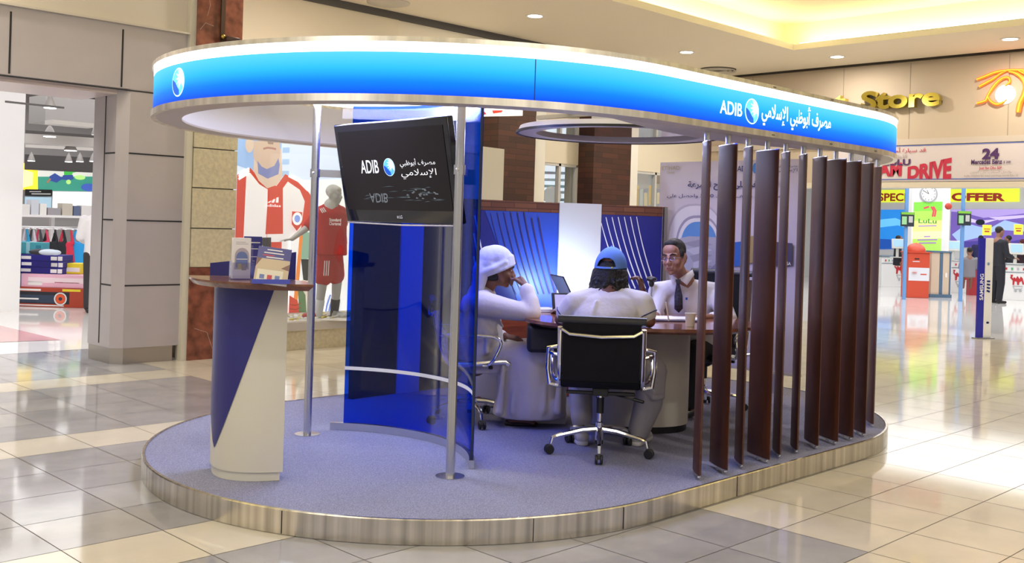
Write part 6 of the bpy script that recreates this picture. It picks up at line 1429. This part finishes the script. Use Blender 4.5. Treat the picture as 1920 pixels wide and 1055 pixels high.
# ================================================================ SHOP TO THE LEFT
def left_shop():
    b = MB(); wh = M('shop_white_wall', (.84, .83, .84), .6)
    b.box((6, 27.1, 2.3), (22, .2, 4.6), M('shop_back_wall', (.35, .33, .33), .7)); b.box((12.6, 19.5, 2.3), (.2, 15, 4.6), M('shop_back_wall'))
    struct(b, 'wall_shop_back')
    p0 = at(-220, 400, 14.2); p1 = at(38, 400, 16.2); b = MB(); b.prism([(p0.x, p0.y), (p1.x, p1.y), (p1.x-.05, p1.y+.1), (p0.x-.05, p0.y+.1)], .002, 3.72, wh); struct(b, 'wall_shop_divider', smooth=0)
    c = MB(); c.box((5, 19.5, 4.55), (17, 15.5, .1), M('shop_ceiling', (.10, .095, .095), .8)); struct(c, 'ceiling_shop')
    # services under the open ceiling
    dk = M('duct_grey', (.34, .32, .31), .5, .3); dl = M('duct_light', (.55, .52, .49), .5); bl = M('beam_dark', (.05, .045, .045), .7)
    def duct(nm, lab, pts, w_, h_, m):
        b = MB(); q = [at(*p) for p in pts]; q[1].z = q[0].z
        b.bar(q[0], q[1], w_, h_, m); 
        for f in (.2, .8): e = q[0].lerp(q[1], f); b.bar(e, (e.x, e.y, 4.5), .03, .03, bl)
        tag(b.build(nm, loc=(q[0]+q[1])/2), lab, 'duct')
    duct('air_duct', 'large grey rectangular air duct under the dark shop ceiling', [(60, 187, 19.2), (172, 192, 20)], .8, .5, dk)
    duct('air_duct', 'light grey duct crossing the shop ceiling above the mural', [(40, 243, 20), (176, 246, 20.5)], .5, .18, dl)
    duct('air_duct', 'pale flat duct below the large grey duct', [(82, 212, 17), (160, 217, 17.5)], .3, .07, dl)
    duct('air_duct', 'thin light pipe run deep in the shop ceiling', [(40, 255, 21), (176, 258, 21.5)], .1, .08, dl)
    duct('ceiling_beam', 'dark beam with small lamps above the football mural', [(40, 286, 23.2), (178, 292, 23.8)], .2, .34, bl)
    duct('ceiling_beam', 'thin black rail sloping across the shop ceiling', [(40, 229, 15), (178, 219, 15.6)], .05, .04, bl)
    duct('ceiling_beam', 'dark rail just behind the shop entrance header', [(0, 172, 14), (110, 160, 14.6)], .03, .025, bl)
    for k, (x, y, Y, lab) in enumerate(((84, 185, 15, 'shop ceiling lamp hanging nearest the entrance'), (85, 239, 17.5, 'bright round shop lamp in the middle of the ceiling'), (125, 266, 20.5, 'round shop lamp furthest right above the mural'), (170, 238, 18, 'shop lamp beside the entrance pier'), (52, 284, 22.8, 'small lamp on the dark beam above the yellow sign'), (122, 287, 22.8, 'small lamp on the dark beam, middle'), (143, 287, 22.9, 'small lamp on the dark beam, right of the middle'), (168, 287, 23, 'small lamp on the dark beam near the pier'))):
        p = at(x, y, Y); t = thing('shop_spotlight', lab, 'lamp', p, 'shop ceiling lamps'); r = (12 if k < 3 else 7)/F*Y*.9
        MB().lathe([(0, -.01), (r, -.01), (r, 0), (0, 0)], M('lamp_glow_white', (1, 1, 1), .5, em=(1, 1, 1), es=4), p, n=20).build('glow', t); b = MB().lathe([(r*1.05, -.0), (r*1.05, .02), (r*.5, .14), (r*.2, .18), (r*.2, .2)], M('lamp_shade_grey', (.3, .28, .27), .5), p, n=20); b.build('shade', t); MB().bar(p+Vector((0, 0, .19)), (p.x, p.y, 4.5), .02, .02, bl).build('rod', t)
    # mural and signs on the back
    A = Art((0, 26.97, 0), (1, 0, 0), .004); t = thing('mural', 'football match mural with a player in green on the back wall of the left shop', 'mural', (9, 26.95, 2.4))
    L = lambda n, c, s=.6: lit('mural_'+n, c, s)
    A.poly([(64, 288), (182, 294), (182, 344), (64, 340)], L('sky', (.62, .75, .82))); A.poly([(64, 300), (182, 304), (182, 318), (64, 315)], L('stand', (.6, .6, .55))); A.poly([(64, 314), (182, 316), (182, 344), (64, 340)], L('pitch', (.04, .25, .18)))
    A.poly([(113, 303), (118, 296), (126, 296), (132, 303), (140, 306), (130, 308), (128, 314), (114, 313)], L('green_kit', (.05, .4, .06))); A.ell((122, 295), .06, .08, L('skin', (.3, .15, .1))); A.poly([(112, 312), (130, 312), (132, 320), (124, 322), (108, 320)], L('navy', (.03, .06, .25)))
    A.poly([(86, 314), (96, 308), (112, 318), (100, 326), (88, 322)], L('navy', (.03, .06, .25))); A.stroke([(88, 318), (82, 326)], .05, L('skin', (.3, .15, .1))); A.ell((122, 325), .06, .06, L('lime', (.4, .7, .2))); A.ell((143, 317), .14, .06, L('lime', (.4, .7, .2))); A.ell((160, 336), .2, .1, L('blue', (.05, .1, .4)))
    A.build('mural_print', t, smooth=0)
    A = Art((0, 26.95, 0), (1, 0, 0), .004); t = thing('wall_sign', 'glowing yellow sign at the left end of the football mural', 'sign', (7, 26.93, 2.4)); A.poly([(38, 288), (64, 288), (66, 338), (38, 338)], L('yellow', (.95, .65, .03), .9)); A.poly([(38, 300), (56, 306), (56, 330), (38, 334)], L('pale_yellow', (1, .85, .3), .9)); A.build('sign_board', t, smooth=0)
    A = Art((0, 26.9, 0), (1, 0, 0), .004); t = thing('wall_sign', 'black strip sign with small white lettering above white shelves', 'sign', (7.5, 26.88, 2.1)); A.poly([(42, 337), (93, 339), (93, 351), (42, 349)], M('sign_black', (.01, .01, .01), .4)); A.poly([(50, 341), (72, 341.5), (72, 343), (50, 342.5)], WHITE); A.poly([(54, 345), (90, 346), (90, 348), (54, 347)], WHITE); A.build('sign_board', t, smooth=0)
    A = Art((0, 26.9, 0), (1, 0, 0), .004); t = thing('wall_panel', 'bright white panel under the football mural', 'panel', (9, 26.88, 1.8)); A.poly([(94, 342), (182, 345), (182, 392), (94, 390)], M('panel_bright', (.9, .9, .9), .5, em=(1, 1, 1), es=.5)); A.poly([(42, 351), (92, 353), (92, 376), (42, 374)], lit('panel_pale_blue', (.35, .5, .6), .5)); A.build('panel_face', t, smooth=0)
    # shelf with boxes
    q = at(105, 410, 22); t = thing('display_shelf', 'long white shelf of small boxed goods behind the clothes rail', 'shelf', (q.x, q.y, 0)); p0 = at(30, 386, 21.5); p1 = at(182, 394, 23); z = p0.z; r = (p1-p0); r.z = 0; r.normalize(); T = frame((p0.x, p0.y, 0), r, (0, 0, 1)); Ln = (Vector((p1.x, p1.y))-Vector((p0.x, p0.y))).length
    b = MB(); wm = M('shelf_white', (.82, .8, .8), .5); b.box((Ln/2, z, -.2), (Ln, .05, .4), wm, T); b.box((Ln/2, z-.25, -.2), (Ln, .05, .4), wm, T)
    for f in (.05, .5, .95): b.box((Ln*f, z/2, -.3), (.08, z, .08), wm, T)
    b.build('shelf', t, smooth=0)
    random.seed(9); cs = [(.75, .72, .7), (.6, .62, .68), (.8, .78, .75), (.35, .33, .35), (.55, .5, .42), (.12, .15, .25)]; x = .05; k = 0
    while x < Ln-.3:
        w_ = random.uniform(.16, .34); h_ = random.uniform(.14, .34); c = T @ Vector((x+w_/2, z+.026, -.15)); b = MB(); b.box((x+w_/2, z+.026+h_/2, -.15), (w_*.92, h_, .2), M('boxed_goods_%d' % (k % 6), cs[k % 6], .5), T); o = b.build('boxed_goods', loc=c, smooth=0); tag(o, 'small pale boxed goods on the long white shelf', 'box', 'boxed goods on the white shelf'); x += w_+.01; k += 1
    # clothes rail
    p0 = at(36, 408, 19.2); p1 = at(176, 411, 19.8); p1.z = p0.z; t = thing('clothes_rail', 'chrome clothes rail holding bright sports tops', 'rail', ((p0+p1)/2).to_2d().to_3d()); b = MB(); b.tube([p0, p1], .02, CHROME)
    for e in (p0, p1): b.tube([e, (e.x, e.y, .003)], .02, CHROME)
    b.build('rail', t); r = (p1-p0).normalized()
    tops = [(40, (.02, .3, .55), 'blue top at the left end of the clothes rail'), (52, (.6, .55, .62), 'pale lilac top on the clothes rail'), (64, (.05, .05, .06), 'dark top behind the left pink top'), (76, (.62, .05, .12), 'short pinkish red vest on the clothes rail'), (92, (.015, .015, .02), 'black top in the middle of the clothes rail'), (108, (.015, .015, .02), 'black top behind the long red vest'), (122, (.62, .03, .07), 'long bright red vest in the middle of the clothes rail'), (146, (.02, .32, .72), 'bright blue top right of the red vest'), (158, (.02, .25, .6), 'second blue top at the right end of the clothes rail')]
    for x, c, lab in tops:
        f = (x-36)/140; e = p0.lerp(p1, f); t = thing('sports_top', lab, 'clothing', e-Vector((0, 0, .7)), 'sports tops on the rail'); yaw = .35; rr = (cf(1, .3)).normalized(); T = frame(e, rr, (0, 0, 1)); lg = 1.15 if x == 122 else .95 if x in (146, 158) else .8
        g = Blob(); 
        hull_torso(g, [(T @ Vector((0, -.26, 0)), rr*.11, T.to_3x3() @ Vector((0, 0, .05))), (T @ Vector((0, -.45*lg, 0)), rr*.15, T.to_3x3() @ Vector((0, 0, .06))), (T @ Vector((.0, -.78*lg, 0)), rr*.19, T.to_3x3() @ Vector((0, 0, .05)))])
        for s in (-1, 1): g.cap(T @ Vector((s*.07, -.04, 0)), T @ Vector((s*.11, -.28, 0)), .02, .035)
        g.done('fabric', M('top_%d' % x, c, .8), t, .02, 1); b = MB(); b.tube([T @ Vector(v) for v in ((-.12, -.03, 0), (0, -.0, 0), (.12, -.03, 0))], .008, POLE, n=6); b.build('hanger', t)
    # toys and boxes stacked on the floor
    def bx(nm, lab, cat, px, py, Y, w_, h_, d_, m, parts=(), z=None, yaw=.0, grp=None):
        p = at(px, py, Y); zz = p.z if z is None else z; t = thing(nm, lab, cat, (p.x, p.y, zz), grp); rr = cf(cos(yaw), sin(yaw)); T = frame((p.x, p.y, zz), rr, (0, 0, 1)); b = MB(); b.box((0, h_/2, -d_/2), (w_, h_, d_), m, T); b.build('box', t, bevel=.006)
        b = MB()
        for (x, y, a, c_, mm) in parts: b.box((x*w_, y*h_, .0015), (a*w_, c_*h_, .003), mm, T)
        if parts: b.build('box_print', t, smooth=0)
        return t, T
    rdm = M('box_red', (.42, .05, .02), .5); wm = M('box_white', (.85, .82, .82), .5); ylm = M('box_yellow', (.8, .65, .03), .5); bkm = M('box_dark', (.02, .02, .03), .5); sbm = M('box_slate', (.12, .17, .28), .5)
    k = 17/F
    t, T = bx('scooter_box', 'long low red box with a scooter pictured in its window, lowest on the floor', 'box', 74, 560, 16.9, 150*k*1.12, 34*k*1.05, .5, rdm, [(-.02, .48, .72, .62, bkm), (.0, .42, .5, .4, sbm), (-.1, .88, .24, .1, wm), (.36, .9, .2, .12, ylm), (-.02, .08, .6, .06, wm)], z=.003)
    b = MB(); Tw = T @ Matrix.Translation((.36, .14, .008)); b.lathe([(.085, 0), (.105, 0), (.105, .006), (.085, .006), (.085, 0)], M('wheel_white', (.8, .8, .8), .5), T=Tw); b.lathe([(.03, 0), (.08, 0), (.08, .005), (.03, .005), (.03, 0)], M('wheel_orange', (.75, .1, .03), .5), T=Tw); b.box((-.25, .13, .006), (.5, .025, .005), wm, T, 0); b.build('scooter_picture', t)
    h1 = 34*k*1.05+.004
    bx('scooter_box', 'end of a second red box with a white and yellow label beside the pier', 'box', 176, 560, 17.1, 16*k, 34*k, .45, rdm, [(.1, .4, .7, .6, wm), (.1, .22, .7, .2, ylm)], z=.003)
    pkm = M('box_pink', (.85, .48, .62), .5)
    t, T = bx('toy_box', 'long pink and white toy box lying on the red scooter box', 'box', 106, 527, 16.95, 132*k, 25*k, .4, pkm, [(.0, .55, .8, .4, M('box_pale_pink', (.9, .72, .78), .5)), (.15, .4, .35, .07, M('box_hotpink', (.7, .12, .25), .5)), (-.3, .3, .2, .3, wm)], z=h1)
    bx('toy_box', 'pale blue and white box at the left on the red scooter box', 'box', 16, 527, 16.9, 40*k, 24*k, .4, M('box_paleblue', (.35, .5, .72), .5), [(0, .25, .98, .4, wm)], z=h1)
    h2 = h1+25*k+.004; nv = M('box_navy', (.015, .01, .22), .45)
    for j, lab in enumerate(('lowest of the stack', 'middle of the stack', 'topmost of the stack')):
        bx('board_game_box', 'flat navy blue box with white labels, '+lab, 'box', 75+(1 if j == 1 else 0), 500, 17.0, 84*k, 11.5*k, .4, nv, [(-.32, .5, .22, .5, wm), (.3, .45, .14, .6, wm), (.44, .45, .1, .7, wm)], z=h2+j*(11.5*k+.003), grp='navy boxes in a stack')
        bx('board_game_box', 'purple end of a box left of the navy boxes, '+lab, 'box', 15+(1 if j == 1 else 0), 500, 16.9, 32*k, 11.5*k, .4, M('box_purple', (.12, .04, .25), .5), [(.2, .5, .3, .5, M('box_violet', (.3, .2, .5), .5))], z=h2+j*(11.5*k+.003), grp='purple boxes in a stack')
    bx('goods_box', 'small yellow and cream box right of the navy boxes', 'box', 134, 500, 17.15, 34*k, 20*k, .3, ylm, [(0, .4, .9, .4, wm)], z=h2)
    h3 = h2+3*(11.5*k+.003)+.001
    t, T = bx('goods_box', 'teal and sand printed box on top of the stacked boxes', 'box', 44, 470, 17.1, 70*k, 22*k, .25, M('box_teal', (.06, .35, .42), .5), [(-.32, .5, .3, .9, M('box_sand', (.6, .5, .3), .5)), (.1, .5, .1, .95, M('box_paleteal', (.3, .6, .68), .5)), (.38, .5, .14, .5, M('box_deepteal', (.02, .2, .3), .5))], z=h3)
    # bags heaped on the boxes
    for j, (x, c, lab) in enumerate(((90, (.55, .62, .72), 'small pale blue and white bundle on the navy boxes'), (72, (.02, .02, .03), 'small black bundle on the navy boxes'))):
        p = at(x, 462, 16.7); b = Blob(); b.ell((p.x, p.y, h3+.055), (.16, .10, .05)); b.ell((p.x+.08, p.y-.05, h3+.05), (.10, .08, .045)); o = b.done('folded_bag', M('bag_%d' % j, c, .6), None, .012, 1); tag(o, lab, 'bag')
    tb = MB(); q = at(85, 500, 17.6)
    t = simple_person('person in white t-shirt half hidden behind the metal pier of the left shop', 181, 0, 1.85, (.68, .66, .68), (.03, .025, .03), BLK, (.13, .05, .03), (-.3, 1), 'stand', 16.2)
left_shop()
# mannequin in the window bay
def mannequin():
    q = at(612, 620, 12.9); q.z = .343; t = thing('mannequin', 'grey headed mannequin in a red football kit standing in the shop window', 'mannequin', q)
    Y = 12.95; P = lambda x, y, dY=0: at(x, y, Y+dY)
    gm = M('mannequin_grey', (.50, .48, .46), .45); rd = cloth('kit_red', (.48, .03, .025), .5, 9); up = Vector((0, 0, 1))
    B = Blob(); hc = P(621, 358); T = face_frame(hc, cf(.9, -.35)); head(B, T, 1.05); nk = P(616, 378); B.cap(hc-up*.06, nk, .06, .06)
    sl = P(598, 392); sr = P(634, 392, .2); B.chain([nk, P(618, 430), P(620, 462)], [.09, .13, .13]); B.cap(nk, sl, .06, .06); B.cap(nk, sr, .06, .06)
    el = P(572, 420, -.1); wr = P(545, 440, -.25); B.chain([sl, el, wr], [.055, .045, .03]); hand(B, wr, P(530, 441, -.3)-wr, up, side=1, s=1.0, curl=(.1, .2, .2)); el = P(640, 425, .3); B.chain([sr, el, P(645, 450, .1)], [.055, .045, .03])
    kl = P(604, 525, -.05); al = P(598, 598, .0); kr = P(632, 522, .1); ar = P(628, 598, .25)
    for h_, k, a in ((P(612, 468), kl, al), (P(628, 468), kr, ar)): B.chain([h_, k, a], [.09, .065, .042]); f = Vector((a.x, a.y, .39)); B.cap(a, f, .04, .035); B.cap(f, f+cf(-.15 if a is al else .16, -.08, -.01), .036, .026)
    B.done('body', gm, t, .013, 2)
    R = Blob(); hull_torso(R, [(P(616, 380), cf(.10, 0), cf(0, .08)), (P(616, 392), cf(.20, .05), cf(0, .12)), (P(618, 430), cf(.19, .05), cf(0, .14)), (P(620, 472), cf(.19, .05), cf(0, .15))]); R.cap(nk, sl, .06, .085); R.cap(sl, sl.lerp(P(572, 420, -.1), .8), .09, .075); R.cap(nk, sr, .06, .085); R.cap(sr, sr.lerp(el, .6), .09, .08); R.done('shirt', rd, t, .014, 2)
    R = Blob(); R.chain([P(612, 472), P(606, 512, -.04)], [.13, .12]); R.chain([P(625, 474), P(629, 510, .08)], [.115, .115]); R.done('shorts', rd, t, .014, 2)
    A = Art(P(618, 430)-cf(0, .155), cf(1, .05)); wt = M('kit_white', (.8, .8, .8), .6); A.textpx('Standard', 614, 636, 408, 402, wt, bold=.02); A.textpx('Chartered', 614, 636, 415, 409, wt, bold=.02); A.build('shirt_print', t, smooth=0)
    b = MB()
    for k in range(3):
        b.tube([P(596+k*3, 384-k, -.11-.0*k), P(601+k*3, 392-k, -.135)], .006, wt, n=5)
        b.tube([P(608+k*4, 482, -.145), P(607+k*4, 510, -.165)], .006, wt, n=5)
    b.build('kit_stripes', t)
    for k, a in ((kl, al), (kr, ar)):
        R = Blob(); R.cap(k.lerp(a, .45), a+up*.05, .062, .05); R.done('sock', M('sock_black', (.015, .015, .018), .7) if k is kr else M('sock_white', (.75, .75, .75), .7), t, .013, 1)
        b = Blob(); f = Vector((a.x, a.y, .385)); b.cap(f, f+cf(-.15 if a is al else .16, -.08, -.012), .045, .036); b.done('football_boot', M('boot_red' if a is al else 'boot_white', (.5, .05, .04) if a is al else (.7, .68, .66), .4), t, .012, 1)
    MB().box((q.x, q.y, .345), (.7, .5, .006), M('stand_plate', (.6, .58, .55), .4), rz=-.6).build('stand', t)
mannequin()
def petals():
    b = MB(); random.seed(21); cs = [M('petal_white', (.85, .83, .78), .6), M('petal_yellow', (.75, .6, .12), .6), M('petal_cream', (.75, .7, .55), .6)]
    for i in range(500):
        x = random.uniform(6.05, 9.2); y = random.uniform(10.70, 11.35); r = random.uniform(.012, .03); b.sph((x, y, .343+r*.5), (r, r, r*.6), cs[i % 3], n=6, k=4)
    tag(b.build('petals', smooth=0, loc=(7.6, 11, .343)), 'white and yellow petals strewn over the floor of the shop window', 'petals', kind='stuff')
petals()
